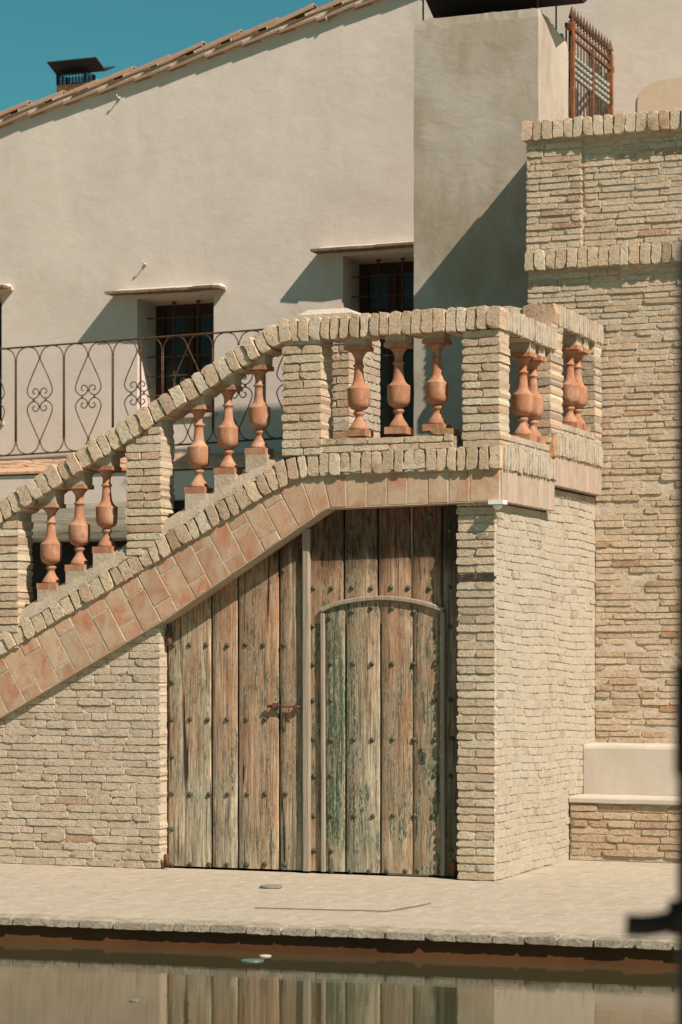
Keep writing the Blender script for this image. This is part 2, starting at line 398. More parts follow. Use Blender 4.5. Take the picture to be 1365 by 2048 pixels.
TAN = [(.62,.485,.34), (.60,.46,.32), (.64,.52,.385), (.55,.42,.295), (.63,.49,.35), (.59,.43,.305), (.66,.55,.42)]
def bcol(red=.05, dark=.03, pal=TAN, jit=.07):
    u = random.random()
    if u < red: c = random.choice([(.52,.36,.25), (.54,.38,.27), (.50,.33,.22)])
    elif u < red+dark*.5: c = random.choice([(.36,.28,.19), (.40,.31,.22)])
    else: c = random.choice(pal)
    k = 1+random.uniform(-jit, jit); return tuple(x*k for x in c)
def courses(z0, z1, pitch, xr, la, lb, joint=.010, zj=.004):
    """yield (u, z, L, h) for rows between z0 and z1; xr(z) gives the ends of a row"""
    out = []; z = z0
    while z+pitch*.6 < z1:
        ph = pitch*random.uniform(.92, 1.08); a, b = xr(z+ph/2)
        if b-a > .04:
            x = a-random.uniform(0, .0)
            first = random.random() < .5
            while x < b-.03:
                L = random.uniform(la, lb)*(.5 if first else 1)*(.55 if random.random() < .12 else 1); first = False
                if b-(x+L) < .06: L = b-x
                out.append((x+L/2, z+ph/2+random.uniform(-zj, zj)*.6, max(L-joint*random.uniform(.5, 1.4), .03), ph-joint*random.uniform(.7, 1.5)))
                x += L
        z += ph
    return out
def wallgrid(name, u0, u1, ztop, origin, face, mat, parent, amp=.005, step=.02, z0=0., zbot=None, kind=None):
    """rough bedding surface of a wall; face F looks to -Y, R to +X"""
    nu = max(2, int((u1-u0)/step)); vs = []; fs = []
    zt = ztop if callable(ztop) else (lambda u: ztop)
    nv = max(2, int((max(zt(u0), zt(u1))-z0)/step))
    for j in range(nv+1):
        for i in range(nu+1):
            u = u0+(u1-u0)*i/nu; z = z0+(zt(u)-z0)*j/nv
            d = amp*(nz(u*9, z*14, origin*7)+.8*nz(u*31, z*40, origin*3))
            vs.append((u, origin-d, z) if face == 'F' else (origin+d, u, z))
    for j in range(nv):
        for i in range(nu):
            a = j*(nu+1)+i; fs.append((a, a+1, a+nu+2, a+nu+1))
    return mk(name, vs, fs, mat, parent, True, kind=kind)

# ================================================================== SETTING
LIPA, LIPB = Vector((-1.976, -3.141, 0)), Vector((1.96, -2.869, 0))
LD = (LIPB-LIPA).normalized(); LN = Vector((LD.y, -LD.x, 0))       # LN points into the pool
def lipY(x): return LIPA.y+(x-LIPA.x)*LD.y/LD.x
gx0, gx1 = -30, 30
def slab(name, poly, z0, z1, mat, kind='structure'):
    n = len(poly); vs = [(x, y, z1) for x, y in poly]+[(x, y, z0) for x, y in poly]
    fs = [tuple(range(n)), tuple(reversed(range(n, 2*n)))]+[(i, i+n, (i+1) % n+n, (i+1) % n) for i in range(n)]
    return tag(mk(name, vs, fs, mat), kind=kind)
ground = slab('ground', [(gx0, lipY(gx0)+.16), (gx1, lipY(gx1)+.16), (gx1, 90), (gx0, 90)], -1.6, -.004, MORTAR_L)
near_y = -7.6
nearg = slab('near_pavement', [(gx0, -60), (gx1, -60), (gx1, near_y), (gx0, near_y)], -1.6, 0, MORTAR_L)
w0 = .038
poolwall = slab('pool_wall', [(gx0, lipY(gx0)+w0), (gx1, lipY(gx1)+w0), (gx1, lipY(gx1)+.159), (gx0, lipY(gx0)+.159)], -1.6, -.042, POOLW)
water = tag(mk('water', [(gx0, near_y+.002, -.142), (gx1, near_y+.002, -.142), (gx1, lipY(gx1)+w0+.05, -.142), (gx0, lipY(gx0)+w0+.05, -.142)], [(0,1,2,3)], WATER), kind='structure')
# pavers, herringbone, clipped at the pool lip
W_ = .142; specs = []
PC = [(.38,.32,.245), (.395,.335,.26), (.37,.31,.235), (.385,.325,.25), (.36,.30,.225)]
for m in range(-120, 120):
    for n in range(-60, 60):
        ox, oy = (m+2*n)*W_, (m-2*n)*W_
        if not (-5.2 < ox < 2.9 and -3.4 < oy < 1.9): continue
        for cx, cy, r_ in ((ox+W_, oy+W_/2, 0.), (ox+W_/2, oy+2*W_, R(90))):
            if cy < lipY(cx)+.245+(.05 if r_ else 0): continue
            if cx < .10 and cy > -.03: continue
            if cy > 1.72: continue
            s_ = brick_spec((cx, cy, random.uniform(-.0008, .0008)), W_*2-.0045, W_-.0045, .03, 'T', r_, bcol(.01, 0, PC, .05),
                            Matrix.Rotation(random.uniform(-.002, .002), 4, 'X'))
            specs.append(s_)
place(specs, ground, P_PART, P_STUFF, 300, vis, 'paver', 'paver_field')
# lip of the pool: flat bricks laid across the edge
t_ = -3.0; T1 = 7.4
while t_ < T1:
    L = random.uniform(.17, .225); p = LIPA+LD*(t_+L/2)+Vector((0, 0, -.02+random.uniform(-.002, .002)))+LN*random.uniform(-.006, .008)
    M0 = Matrix.Rotation(math.atan2(LD.y, LD.x), 4, 'Z')
    s_ = brick_spec(p, L-.007, .040, .225, 'F', random.uniform(-.01, .01), bcol(.06, .0, PC, .08)); s_['M'] = Matrix.Translation(p) @ M0 @ Matrix.Diagonal((L-.007, .225, .040, 1))
    add_brick(s_, ground, LIPM, 'lip_brick'); t_ += L

# ================================================================== STAIRCASE (tiled beam, copings, piers, balusters)
stair = thing('staircase', (-2.4, 0, 0), 'brick staircase with terracotta balusters and salmon tiled edge, climbing over the plank door', 'staircase')
def pl(pts):
    def f(x):
        if x <= pts[0][0]: i = 0
        elif x >= pts[-1][0]: i = len(pts)-2
        else: i = max(k for k in range(len(pts)-1) if pts[k][0] <= x)
        (a, b), (c, d) = pts[i], pts[i+1]
        return b+(d-b)*(x-a)/(c-a)
    return f
XE = .06
bot = pl([(-5.6, .05), (-3.688, 1.066), (-2.377, 1.767), (-1.19, 2.50), (.055, 2.525)])
tilet = pl([(-5.6, .49), (-3.688, 1.515), (-1.42, 2.715), (-1.25, 2.735), (.055, 2.745)])
soldt = pl([(-5.6, .64), (-3.688, 1.668), (-1.53, 2.835), (-1.30, 2.875), (.08, 2.895)])
copb = pl([(-5.6, 1.43), (-3.688, 2.462), (-1.50, 3.655), (.08, 3.672)])
copt = pl([(-5.6, 1.59), (-3.688, 2.622), (-1.54, 3.800), (-1.40, 3.815), (.08, 3.820)])
xs = [-5.6, -3.688, -2.377, -1.53, -1.3, -1.19, XE-.012]
core = [(x, bot(x)+.004) for x in xs]+[(x, soldt(x)-.01) for x in reversed(xs)]
mb = MB().prism(core, -.0495, .25)
mb.build('edge_beam', MORTAR, stair)
# tiles on the front of the beam
def quad_tile(name, q, y, th, mat, col, parent, inset=.0065):
    """tile with slightly rounded rim: q = 4 XZ corners counter-clockwise from lower left"""
    c = (sum(p[0] for p in q)/4, sum(p[1] for p in q)/4)
    def sh(k): return [(c[0]+(p[0]-c[0])*(1-k/max(.02, math.hypot(p[0]-c[0], p[1]-c[1]))), c[1]+(p[1]-c[1])*(1-k/max(.02, math.hypot(p[0]-c[0], p[1]-c[1])))) for p in q]
    a, b = sh(inset), sh(inset+.006)
    dy = random.uniform(-.002, .002)
    vs = [(x+random.uniform(-.0015, .0015), y+th, z) for x, z in a]+[(x, y+.004+dy, z) for x, z in a]+[(x, y+dy, z) for x, z in b]
    fs = [(8,9,10,11)]+[(4+i, 4+(i+1) % 4, 8+(i+1) % 4, 8+i) for i in range(4)]+[(i, (i+1) % 4, 4+(i+1) % 4, 4+i) for i in range(4)]
    return mk(name, vs, fs, mat, parent, False, col)
def tcol(): 
    k = random.uniform(.65, 1.15); g = random.uniform(.85, 1.15); return (min(1, k), min(1, k*g*.95), min(1, k*g*.92))
nrm = Vector((-.48, 0, .877))
cuts = []; x = -5.2
while x < -1.47: cuts.append(x); x += .134*random.uniform(.95, 1.06)
cuts = [c for c in cuts if c < -1.50]; nd = len(cuts)
hz_top = list(cuts)+[-1.36, -1.235]; 
def botx(xt, diag=True):                                # foot of the joint that starts at xt on the top line
    zt = tilet(xt); lo, hi = xt, xt+.5
    for _ in range(30):
        mid = (lo+hi)/2
        if zt-(mid-xt)*1.78 > bot(mid): lo = mid
        else: hi = mid
    return lo
joints = [(c, botx(c)) for c in cuts]
last = joints[-1]
TF = last[0]+.50                                        # the joints fan out over the bend and stand upright beyond it
for q in (1, 2, 3): joints.append((last[0]+(TF-last[0])*q/3, last[1]+(TF-last[1])*q/3))
xt = TF
while xt+.147 < XE+.03:
    xt += .147; joints.append((xt, xt))
joints[-1] = (XE-.006, XE-.006)
for i, ((t0, b0), (t1, b1)) in enumerate(zip(joints, joints[1:])):
    if b1-b0 < .02: continue
    q = [(b0, bot(b0)+.004), (b1, bot(b1)+.004), (t1, tilet(t1)-.004), (t0, tilet(t0)-.004)]
    if t1 < -1.45:
        f = random.choice([.24, .27, .3]) if i % 2 else random.choice([.7, .73, .76])
        m0 = (q[0][0]+(q[3][0]-q[0][0])*f, q[0][1]+(q[3][1]-q[0][1])*f); m1 = (q[1][0]+(q[2][0]-q[1][0])*f, q[1][1]+(q[2][1]-q[1][1])*f)
        quad_tile('tile', [q[0], q[1], m1, m0], -.052, .02, TILE, tcol(), stair); quad_tile('tile', [m0, m1, q[2], q[3]], -.052, .02, TILE, tcol(), stair)
    else: quad_tile('tile', q, -.052, .02, TILE, tcol(), stair)
# soldier courses and copings as separate bricks
def soldier_run(top, btm, x0, x1, y, depth, pitch, name, parent, end_rot=None, face='F', X=None, mat=B_PART, pal=TAN, red=.06, jit_y=.008):
    x = x0
    while x < x1-.02:
        w = pitch*random.uniform(.86, 1.16)
        if x1-(x+w) < pitch*.5: w = x1-x
        xm = x+w/2; zt, zb = top(xm), btm(xm); sl = math.atan2(top(xm+.04)-top(xm-.04), .08)
        # in a sloping run the bricks stand square to the slope
        h = (zt-zb)*math.cos(sl); cxm = xm; cz = (zt+zb)/2
        ww = w/math.cos(sl) if face == 'F' else w
        yy = y+random.uniform(-jit_y, jit_y*.5)
        pos = (cxm, yy, cz) if face == 'F' else (X+random.uniform(-.002, .003), xm, cz)
        s_ = brick_spec(pos, h+random.uniform(-.008, .006), ww-.0115*random.uniform(.4, 1.5), depth, face, -math.pi/2-sl+random.uniform(-.025, .025), bcol(red, .05, pal, .1))
        add_brick(s_, parent, mat, name); x += w
soldier_run(soldt, tilet, -5.4, XE+.012, -.078, .12, .0765, 'soldier_brick', stair)
soldier_run(copt, copb, -5.4, -1.52, -.105, .26, .080, 'coping_brick', stair, jit_y=.012)
soldier_run(copt, copb, -1.52, .075, -.105, .26, .0745, 'coping_brick', stair, jit_y=.012)
mb = MB(); xs = [-5.4, -3.688, -1.50, .05]
mb.prism([(x, copb(x)+.012) for x in xs]+[(x, copt(x)-.014) for x in reversed(xs)], -.068, .140); mb.build('coping_bed', MORTAR, stair)
# sloping mortar bed the balusters stand on, and the steps behind it
mb = MB(); xs2 = [-5.5+i*.04 for i in range(int(5.44/.04))]
def bed(x):
    return soldt(x)+(.10 if x < -1.72 else .10-(x+1.72)*.30 if x < -1.50 else .0)+.012*nz(x*12, 3, 1)
vs = []; fs = []
ys = [-.078, -.070, -.050, -.02, .05, .12]
for i, x in enumerate(xs2):
    for j, y in enumerate(ys):
        z = bed(x)-(.125, .085, .03, 0, 0, 0)[j]+.010*nz(x*20, y*40, 5); vs.append((x, y+.006*nz(x*25, j, 9), z))
n = len(ys)
for i in range(len(xs2)-1):
    for j in range(n-1): a = i*n+j; fs.append((a, a+n, a+n+1, a+1))
mk('mortar_bed', vs, fs, MORTAR, stair, True)
for k in range(16):                                     # steps
    xk = -5.55+k*.295
    if xk > -1.2: break
    MB().box(xk, -.9 if k > 13 else xk+1.2, .13, 1.3, -.0+.0, soldt(xk+.15)-.05).build('step', MORTAR_W, stair)
MB().box(-1.35, -.21, .26, 2.4, 2.56, 2.86).build('landing_slab', MORTAR_W, stair)
# low brick kerb under the landing balusters
for sp in [brick_spec((u, -.070, z), L, h, .2, 'F', random.uniform(-.01, .01), bcol(.08, .03)) for u, z, L, h in courses(2.885, 2.985, .05, lambda z: (-1.23, -.27), .2, .28)]:
    add_brick(sp, stair, B_PART, 'brick')
MB().box(-1.25, -.25, -.058, .14, 2.87, 2.97).build('kerb_bed', MORTAR, stair)
sp = brick_spec((-.355, -.06, 3.005), .16, .04, .16, 'F', .02, (.44,.25,.12)); add_brick(sp, stair, B_PART, 'brick')
# piers
def pier(x0, x1, y0, y1, zb, zt, pitch=.0575, batter=0.0):
    zbm = min(zb(x0), zb(x1)) if callable(zb) else zb
    ztm = max(zt(x0), zt(x1)) if callable(zt) else zt
    poly = [(x0+.004, zbm), (x1-.004, zbm), (x1-.004, (zt(x1) if callable(zt) else zt)), (x0+.004, (zt(x0) if callable(zt) else zt))]
    core = MB().prism(poly, y0+.016, y1-.010).build('pier', MORTAR, stair)
    z = zbm; k = 0
    while z < ztm-.02:
        ph = pitch*random.uniform(.92, 1.08); w = x1-x0; top = z+ph
        xa, xb = x0, x1
        if callable(zt) and zt(x0+.02) < top:            # under a sloping coping the upper rows start further right
            while xa < xb and zt(xa+.02) < top: xa += .01
        if callable(zb):
            while xb > xa and zb(xb-.03) > z+ph: xb -= .01
        w = xb-xa
        if w > .05:
            h = ph-.0115*random.uniform(.6, 1.3); k += 1
            if w < .15 or k % 2 == random.choice((0, 0, 0, 1)): parts = [(xa, xb)]
            else: c = xa+w*random.uniform(.42, .56); parts = [(xa, c-.004), (c+.004, xb)]
            for a, b in parts:
                a += random.uniform(-.004, .004); b += random.uniform(-.005, .005)
                s_ = brick_spec(((a+b)/2, y0+random.uniform(-.007, .004), z+ph/2), b-a, h, y1-y0, 'F', random.uniform(-.012, .012), bcol(.07, .02, TAN, .09))
                add_brick(s_, core, B_PART)
        z += ph
    return core
PY = -.082
p1 = (onY(565, 800, PY)[0], onY(642, 800, PY)[0]); p2 = (onY(252, 1000, PY)[0], onY(322, 1000, PY)[0]); p3 = (onY(-46, 1150, PY)[0], onY(36, 1150, PY)[0])
pier(*p1, PY, .14, 2.87, 3.665)
pier(*p2, PY, .14, lambda x: soldt(x)+.0, copb)
pier(*p3, PY, .14, lambda x: soldt(x)+.0, copb)
pier(p3[0]-1.06, p3[0]-.83, PY, .14, lambda x: soldt(x), copb)
pier(onY(925, 800, PY)[0], XE, PY, .14, 2.885, 3.672)
# balusters
BPROF = [(0,.066),(.012,.068),(.022,.060),(.034,.056),(.045,.047),(.062,.037),(.085,.027),(.100,.024),(.108,.031),(.118,.038),(.128,.038),(.138,.030),(.145,.027),(.150,.040),(.160,.058),(.175,.070),(.195,.076),(.235,.078),(.300,.0785),(.3065,.0785),(.3085,.0765),(.318,.061),(.335,.048),(.360,.039),(.400,.034),(.440,.031),(.462,.030),(.466,.037),(.473,.040),(.480,.037),(.485,.029),(.520,.028),(.540,.033),(.560,.044),(.575,.058),(.585,.060)]
def baluster(x, y, z0, ztop, yaw=0., sc=1., fill=True):
    mb = MB().lathe(x, y, z0+.046, [(a*.925*sc, b) for a, b in BPROF], 20)
    sh = mb.build('baluster', TERRA, stair, True)
    c, s_ = math.cos(yaw), math.sin(yaw); hw = .077
    def sq(z0, z1, hw, mat, name, slope=None):
        b = MB(); b.obox((x, y, (z0+z1)/2), (hw*c, hw*s_, 0), (-hw*s_, hw*c, 0), (0, 0, (z1-z0)/2)); return b.build(name, mat, sh)
    sq(z0, z0+.046, hw, TERRA, 'plinth')
    zc = z0+.046+.585*.925*sc
    sq(zc, zc+.03, hw+.002, TERRA, 'cap')
    if ztop-zc > .03:
        a, b = x-hw+.006, x+hw-.006
        sl = 0 if ztop-zc < 0 else (copb(b)-copb(a) if x < -1.5 and fill else 0)
        MB().prism([(a, zc+.03), (b, zc+.03), (b, max(zc+.032, ztop+sl/2+.01)), (a, max(zc+.031, ztop-sl/2+.01))], y-hw+.008, y+hw-.008).build('cap_block', MORTAR, sh)
BY = .025
for px, py in ((90, 1179), (146.5, 1142), (201.5, 1106), (386, 987), (445, 948.5), (507.5, 909)):
    x, z = onY(px, py, BY-.077); 
    baluster(x+.01, BY, z, copb(x+.01))
    MB().box(x+.01-.07, x+.01+.09, -.052, .1, z-.12, z-.001).build('plinth_bed', MORTAR, stair)
for px, py in ((-84, 1293), (-140, 1330), (-196, 1366)):
    x, z = onY(px, py, BY-.077); baluster(x, BY, z, copb(x))
for px, py in ((710, 872), (790, 867), (867, 861)):
    x, z = onY(px, py, BY-.077); baluster(x, BY, z, copb(x), random.uniform(-.03, .03))
# ---- right side of the landing: two levels
def cst(v): return lambda y: v
Y1 = 1.20; UP = .185; YE = 2.46
def side_level(ya, yb, dz, zt=None):
    MB().box(-.20, XE-.008, ya, yb, 2.53+dz, 2.885+dz).build('edge_beam', MORTAR, stair)
    y = ya
    while y < yb-.02:
        w = .118*random.uniform(.93, 1.07)
        if yb-(y+w) < .06: w = yb-y
        z0, z1 = 2.527+dz, 2.742+dz; a, b = y+.007, y+w-.007
        X0, X1, X2 = XE-.03, XE-.001+random.uniform(-.001, .001), XE+.003
        vs = [(X0,a,z0),(X0,b,z0),(X0,b,z1),(X0,a,z1),(X1,a,z0),(X1,b,z0),(X1,b,z1),(X1,a,z1),(X2,a+.005,z0+.005),(X2,b-.005,z0+.005),(X2,b-.005,z1-.005),(X2,a+.005,z1-.005)]
        fs = [(8,9,10,11)]+[(4+i, 4+(i+1) % 4, 8+(i+1) % 4, 8+i) for i in range(4)]+[(i, (i+1) % 4, 4+(i+1) % 4, 4+i) for i in range(4)]
        mk('tile', vs, fs, TILE_P, stair, False, tcol()); y += w
side_level(-.035, Y1, 0); side_level(Y1+.002, YE, UP)
LP = [(.44,.37,.28), (.42,.345,.26), (.43,.36,.275), (.43,.34,.26)]
soldier_run(cst(2.893), cst(2.744), -.02, Y1+.0, 0, .1, .062, 'soldier_brick', stair, face='R', X=XE+.022, mat=S_PART, pal=LP)
soldier_run(cst(2.893+UP), cst(2.744+UP), Y1, YE-.02, 0, .1, .062, 'soldier_brick', stair, face='R', X=XE+.022, mat=S_PART, pal=LP)
soldier_run(cst(3.818), cst(3.672), .02, Y1-.0, 0, .24, .062, 'coping_brick', stair, face='R', X=XE+.022, mat=S_PART, pal=LP)
soldier_run(cst(3.818+UP), cst(3.672+UP), Y1+.05, YE-.02, 0, .24, .062, 'coping_brick', stair, face='R', X=XE+.022, mat=S_PART, pal=LP)
s_ = brick_spec((XE-.10, Y1-.055, 3.745+UP), .23, .143, .11, 'F', 0, (.53,.36,.25)); add_brick(s_, stair, B_PART, 'coping_brick')
s_ = brick_spec((XE-.42, Y1-.055, 3.745+UP), .36, .143, .3, 'F', 0, (.55,.44,.33)); add_brick(s_, stair, B_PART, 'coping_brick')
s_ = brick_spec((XE-.045, Y1-.10, 2.98), .13, .17, .1, 'F', 0, (.48,.29,.15)); add_brick(s_, stair, B_PART, 'brick')
def side_pier(y0, y1, zb, zt):
    core = MB().box(XE-.210, XE-.006, y0+.012, y1-.012, zb, zt).build('pier', MORTAR_W, stair); z = zb; k = 0
    while z < zt-.02:
        ph = .0575*random.uniform(.93, 1.07); k += 1
        if k % 2: parts = [(XE-.215, XE)]
        else: parts = [(XE-.215, XE-.11), (XE-.10, XE)]
        for a, b in parts:
            add_brick(brick_spec(((a+b)/2+random.uniform(-.004, .004), y0+random.uniform(-.006, .006), z+ph/2), b-a, ph-.008, y1-y0, 'F', random.uniform(-.012, .012), bcol(.05, .04, TAN if random.random() < .5 else LP, .1)), core, B_PART)
        z += ph
ppy = lambda px: onX(px, 800, XE)[0]
side_pier(ppy(1103)-.02, ppy(1126), 2.89, 3.672+UP)
side_pier(ppy(1190), YE-.005, 2.89+UP, 3.672+UP)
def low_kerb(ya, yb, zb, zt):
    MB().box(-.14, XE-.012, ya, yb, zb, zt-.008).build('kerb_bed', MORTAR_W, stair)
    for u, z, L, h in courses(zb, zt, .05, lambda z: (ya, yb), .14, .2):
        add_brick(brick_spec((XE-.002, u, z), L, h, .1, 'R', 0, bcol(.04, 0, LP)), stair, S_PART, 'brick')
low_kerb(.14, ppy(1103)-.02, 2.89, 2.985); low_kerb(ppy(1126), ppy(1190), 2.89+UP, 2.985+UP)
for px in (1046, 1066):
    y = onX(px, 800, XE-.09)[0]; baluster(XE-.09, y, 2.985, 3.672, fill=False)
for px in (1140, 1155):
    y = onX(px, 800, XE-.09)[0]; baluster(XE-.09, y, 2.985+UP, 3.672+UP, fill=False)

# ================================================================== PILLAR UNDER THE LANDING
pil = thing('brick_wall', (-.13, 0, 0), 'pale brick pillar wall under the landing, right of the plank door, its long side running back to the bench', 'wall')
specs = []; z = .0; k = 0
XL = -.264
while z < 2.50:
    ph = .0555*random.uniform(.94, 1.06); k += 1; h = ph-.0125*random.uniform(.7, 1.3)
    cutp = [(XL, -.003)] if k % 2 else [(XL, -.137+random.uniform(-.01, .01)), (-.127, -.003)]
    for a, b in cutp:
        c = bcol(.015, .12, [(.60,.485,.35), (.56,.44,.31), (.62,.51,.38), (.53,.42,.31), (.58,.45,.32)], .08)
        if abs(z-2.0) < .028 and k: c = (.07,.05,.04) if b-a > .1 else c
        specs.append(brick_spec(((a+b)/2+random.uniform(-.005, .002), random.uniform(-.007, .005), z+ph/2), b-a+random.uniform(-.004, .004), h, .05, 'F', random.uniform(-.012, .012), c))
    z += ph
def dip(y, z): return -.065*max(0, y)/2.45*math.sin(math.pi*min(1, max(0, z/2.6)))-.006*math.sin(y*5+z*3)
for z in [i*.0550 for i in range(50)]:
    y = .046; zz = z+.0275
    while y < 2.44:
        L = random.uniform(.15, .23)*(.6 if random.random() < .15 else 1)
        ym = y+L/2; zt = zz+dip(ym, zz)*min(1, ym/.6)
        lim = 2.50 if ym < Y1 else 2.69
        if 0.01 < zt < lim and not (ym > 1.80 and zt < .40):
            c = bcol(.0, .0, [(.45,.39,.31), (.435,.375,.29), (.47,.41,.33), (.42,.355,.275)], .05)
            if random.random() < .015: c = (.33,.28,.24)
            slope = math.atan2(dip(ym+.05, zz)-dip(ym-.05, zz), .1)
            specs.append(brick_spec((.001+random.uniform(-.0035, .003), ym, zt), L-.007, .0470*random.uniform(.93, 1.05), .08, 'R', -slope, c))
        y += L
fr = [s for s in specs if s['M'].translation[1] < .03]; sd = [s for s in specs if s['M'].translation[1] >= .03]
for s_ in fr: add_brick(s_, pil, B_PART)
place(sd, pil, S_PART, S_STUFF, 300-len(fr), vis)
wallgrid('mortar', -.258, -.008, 2.5, .011, 'F', MORTAR_W, pil, .004)
wallgrid('mortar', .004, 2.5, lambda u: 2.52 if u < Y1 else 2.70, -.0048, 'R', MORTAR_L, pil, .004, .018)
MB().box(-.25, -.012, .02, 2.44, 0, 2.5).build('wall_core', MORTAR_W, pil)

# ================================================================== LEFT WALL UNDER THE STAIR
XJ = -2.474
lw = thing('brick_wall', (-3.2, 0, 0), 'low triangular cream brick wall beneath the sloping stair, left of the plank door', 'wall')
specs = []
for u, z, L, h in courses(.0, 1.80, .0545, lambda z: (-5.0, XJ+random.uniform(-.004, .006)),   .19, .27, .007):
    if z > bot(u)+.10 and z > bot(u+L/2)+.02: continue
    if z-h/2 > bot(u+L/2): continue
    specs.append(brick_spec((u, random.uniform(-.006, .003), z), L, h, .12 if u+L/2 > XJ-.02 else .06, 'F', random.uniform(-.010, .010), bcol(.012, .0, [(.60,.49,.37), (.585,.475,.36), (.62,.51,.395), (.57,.455,.34)], .05)))
place(specs, lw, B_PART, B_STUFF, 300, vis)
wallgrid('mortar', -5.6, XJ-.006, lambda u: bot(u)+.05, .0085, 'F', MORTAR_W, lw, .0055, .015)
MB().prism([(-5.55, 0), (XJ-.004, 0), (XJ-.004, bot(XJ)), (-5.55, .07)], .02, .2).build('wall_core', MORTAR_W, lw)

# ================================================================== PLANK DOOR
DY = .115
door = thing('door', ((XJ+XL)/2, DY, 0), 'old weathered double plank door with peeling green and orange paint, iron studs and a small arched wicket', 'door')
dx = lambda px, py=1500: onY(px, py, DY)[0]
dz = lambda px, py: onY(px, py, DY)[1]
def ztop_open(x): return (bot(x) if x < -1.19 else 2.52)+.06
def plank(x0, x1, zb, zt0, zt1, col, y=DY, th=.035, name='plank', archtop=None, label=None, mat=DOOR):
    """upright plank with slightly wavy edges and a worn foot"""
    n = 14; vs = []; fs = []; rx0, rx1 = random.uniform(0, 50), random.uniform(0, 50)
    w = x1-x0
    cols = [0, .035, .33, .66, .965, 1]
    for j in range(n+1):
        for i, c in enumerate(cols):
            e = c; zt = archtop(x0+w*c) if archtop else zt0+(zt1-zt0)*c
            zb_ = zb+(.006*abs(nz(c*9, rx0, 2)) if zb < .1 else 0)
            z = zb_+(zt-zb_)*j/n
            x = x0+w*c+(.0025*nz(z*4, rx0, 0) if i < 3 else .0025*nz(z*4, rx1, 0))*(1 if i in (0, 1, 4, 5) else 0)+(.0015*nz(z*25, rx0+i, 0) if i in (0, 5) else 0)
            yy = y+(.006 if i in (0, 5) else 0)+.002*nz(x*9, 5, z*3)
            vs.append((x, yy, z))
    m = len(cols)
    for j in range(n):
        for i in range(m-1): a = j*m+i; fs.append((a, a+1, a+m+1, a+m))
    k = len(vs)
    for j in range(n+1):
        for i in (0, m-1): v = vs[j*m+i]; vs.append((v[0], y+th, v[2]))
    for j in range(n):
        fs.append((j*m, (j+1)*m, k+2*(j+1), k+2*j)); fs.append((j*m+m-1, k+2*j+1, k+2*(j+1)+1, (j+1)*m+m-1))
    fs.append((n*m, n*m+m-1, k+2*n+1, k+2*n)); fs.append((0, k, k+1, m-1))
    o = mk(name, vs, fs, mat, door, True, col)
    if label: o['label'] = label
    if x0 > dx(880): o.color = (*col, .5)  # right strip: dark paint plus the pillar's shade, both in the plank colour
    return o
G = .0060
e = [dx(p) for p in (335, 423.5, 476, 559, 606)]
for i, c in enumerate([(.28,.28,.65), (.70,.32,.3), (.72,.45,.25), (.5,.35,.45)]):
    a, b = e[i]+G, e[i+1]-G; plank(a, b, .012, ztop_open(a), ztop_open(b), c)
# fixed leaf above and beside the wicket
wx0, wx1 = dx(645), dx(884); zarc = pl([(dx(640), dz(640, 1224)), (dx(670), dz(670, 1211)), (dx(710), dz(710, 1202)), (dx(760), dz(760, 1198)), (dx(810), dz(810, 1201)), (dx(850), dz(850, 1209)), (dx(888), dz(888, 1222))])
t_ = [dx(p) for p in (617, 688, 756, 823, 884)]
for i, c in enumerate([(.75,.45,.2), (.55,.5,.3), (.85,.25,.2), (.6,.35,.4)]):
    a, b = t_[i]+G, t_[i+1]-G
    n0 = max(a, wx0)
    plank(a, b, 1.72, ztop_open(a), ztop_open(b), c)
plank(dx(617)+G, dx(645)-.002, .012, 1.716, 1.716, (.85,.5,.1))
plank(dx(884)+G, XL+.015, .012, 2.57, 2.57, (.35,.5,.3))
WY = DY-.006
e = [dx(p) for p in (650, 692, 762, 827, 884)]
for i, c in enumerate([(.25,1.0,.4), (.3,.55,.7), (.8,.45,.25), (.65,.6,.35)]):
    a, b = e[i]+G, e[i+1]-G
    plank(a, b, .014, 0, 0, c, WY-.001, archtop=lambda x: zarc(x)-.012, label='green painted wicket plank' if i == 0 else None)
MB().box(XJ-.02, XL+.02, DY+.04, DY+.07, 0, 2.6).build('door_backing', VOID, door)
def batten(pts, w, th, y, name='batten'):
    b = MB(); L = []; 
    for i, p in enumerate(pts):
        q0 = pts[max(0, i-1)]; q1 = pts[min(len(pts)-1, i+1)]; d = Vector((q1[0]-q0[0], q1[1]-q0[1])).normalized(); n = Vector((-d.y, d.x))
        wv = w*(1+.05*nz(i*.7, w*90, 0))
        L.append([(p[0]+n.x*wv/2*s, p[1]+n.y*wv/2*s) for s in (1, -1)]+[(p[0]+n.x*wv*.32*s, p[1]+n.y*wv*.32*s) for s in (1, -1)])
    vs = []; fs = []
    for l in L:
        vs += [(l[0][0], y+th, l[0][1]), (l[0][0], y+.006, l[0][1]), (l[2][0], y, l[2][1]), (l[3][0], y, l[3][1]), (l[1][0], y+.006, l[1][1]), (l[1][0], y+th, l[1][1])]
    for i in range(len(L)-1):
        for j in range(5): a = i*6+j; fs.append((a, a+6, a+7, a+1))
    fs.append((0,1,2,3,4,5)); k = (len(L)-1)*6; fs.append((k+5,k+4,k+3,k+2,k+1,k))
    return mk(name, vs, fs, GREYW, door)
px_ = lambda p, y: onY(p, y, DY-.03)
seg = lambda a, b, n: [(a[0]+(b[0]-a[0])*i/n, a[1]+(b[1]-a[1])*i/n) for i in range(n+1)]
pb = px_(612.5, 1752); pt = px_(611.5, 1058); batten(seg((pb[0], .012), pt, 8), .056, .034, DY-.034, 'cover_strip')
a = px_(644, 1223); b = px_(646, 1754); batten(seg((b[0], .012), (a[0], a[1]-.012), 6), .030, .028, DY-.028)
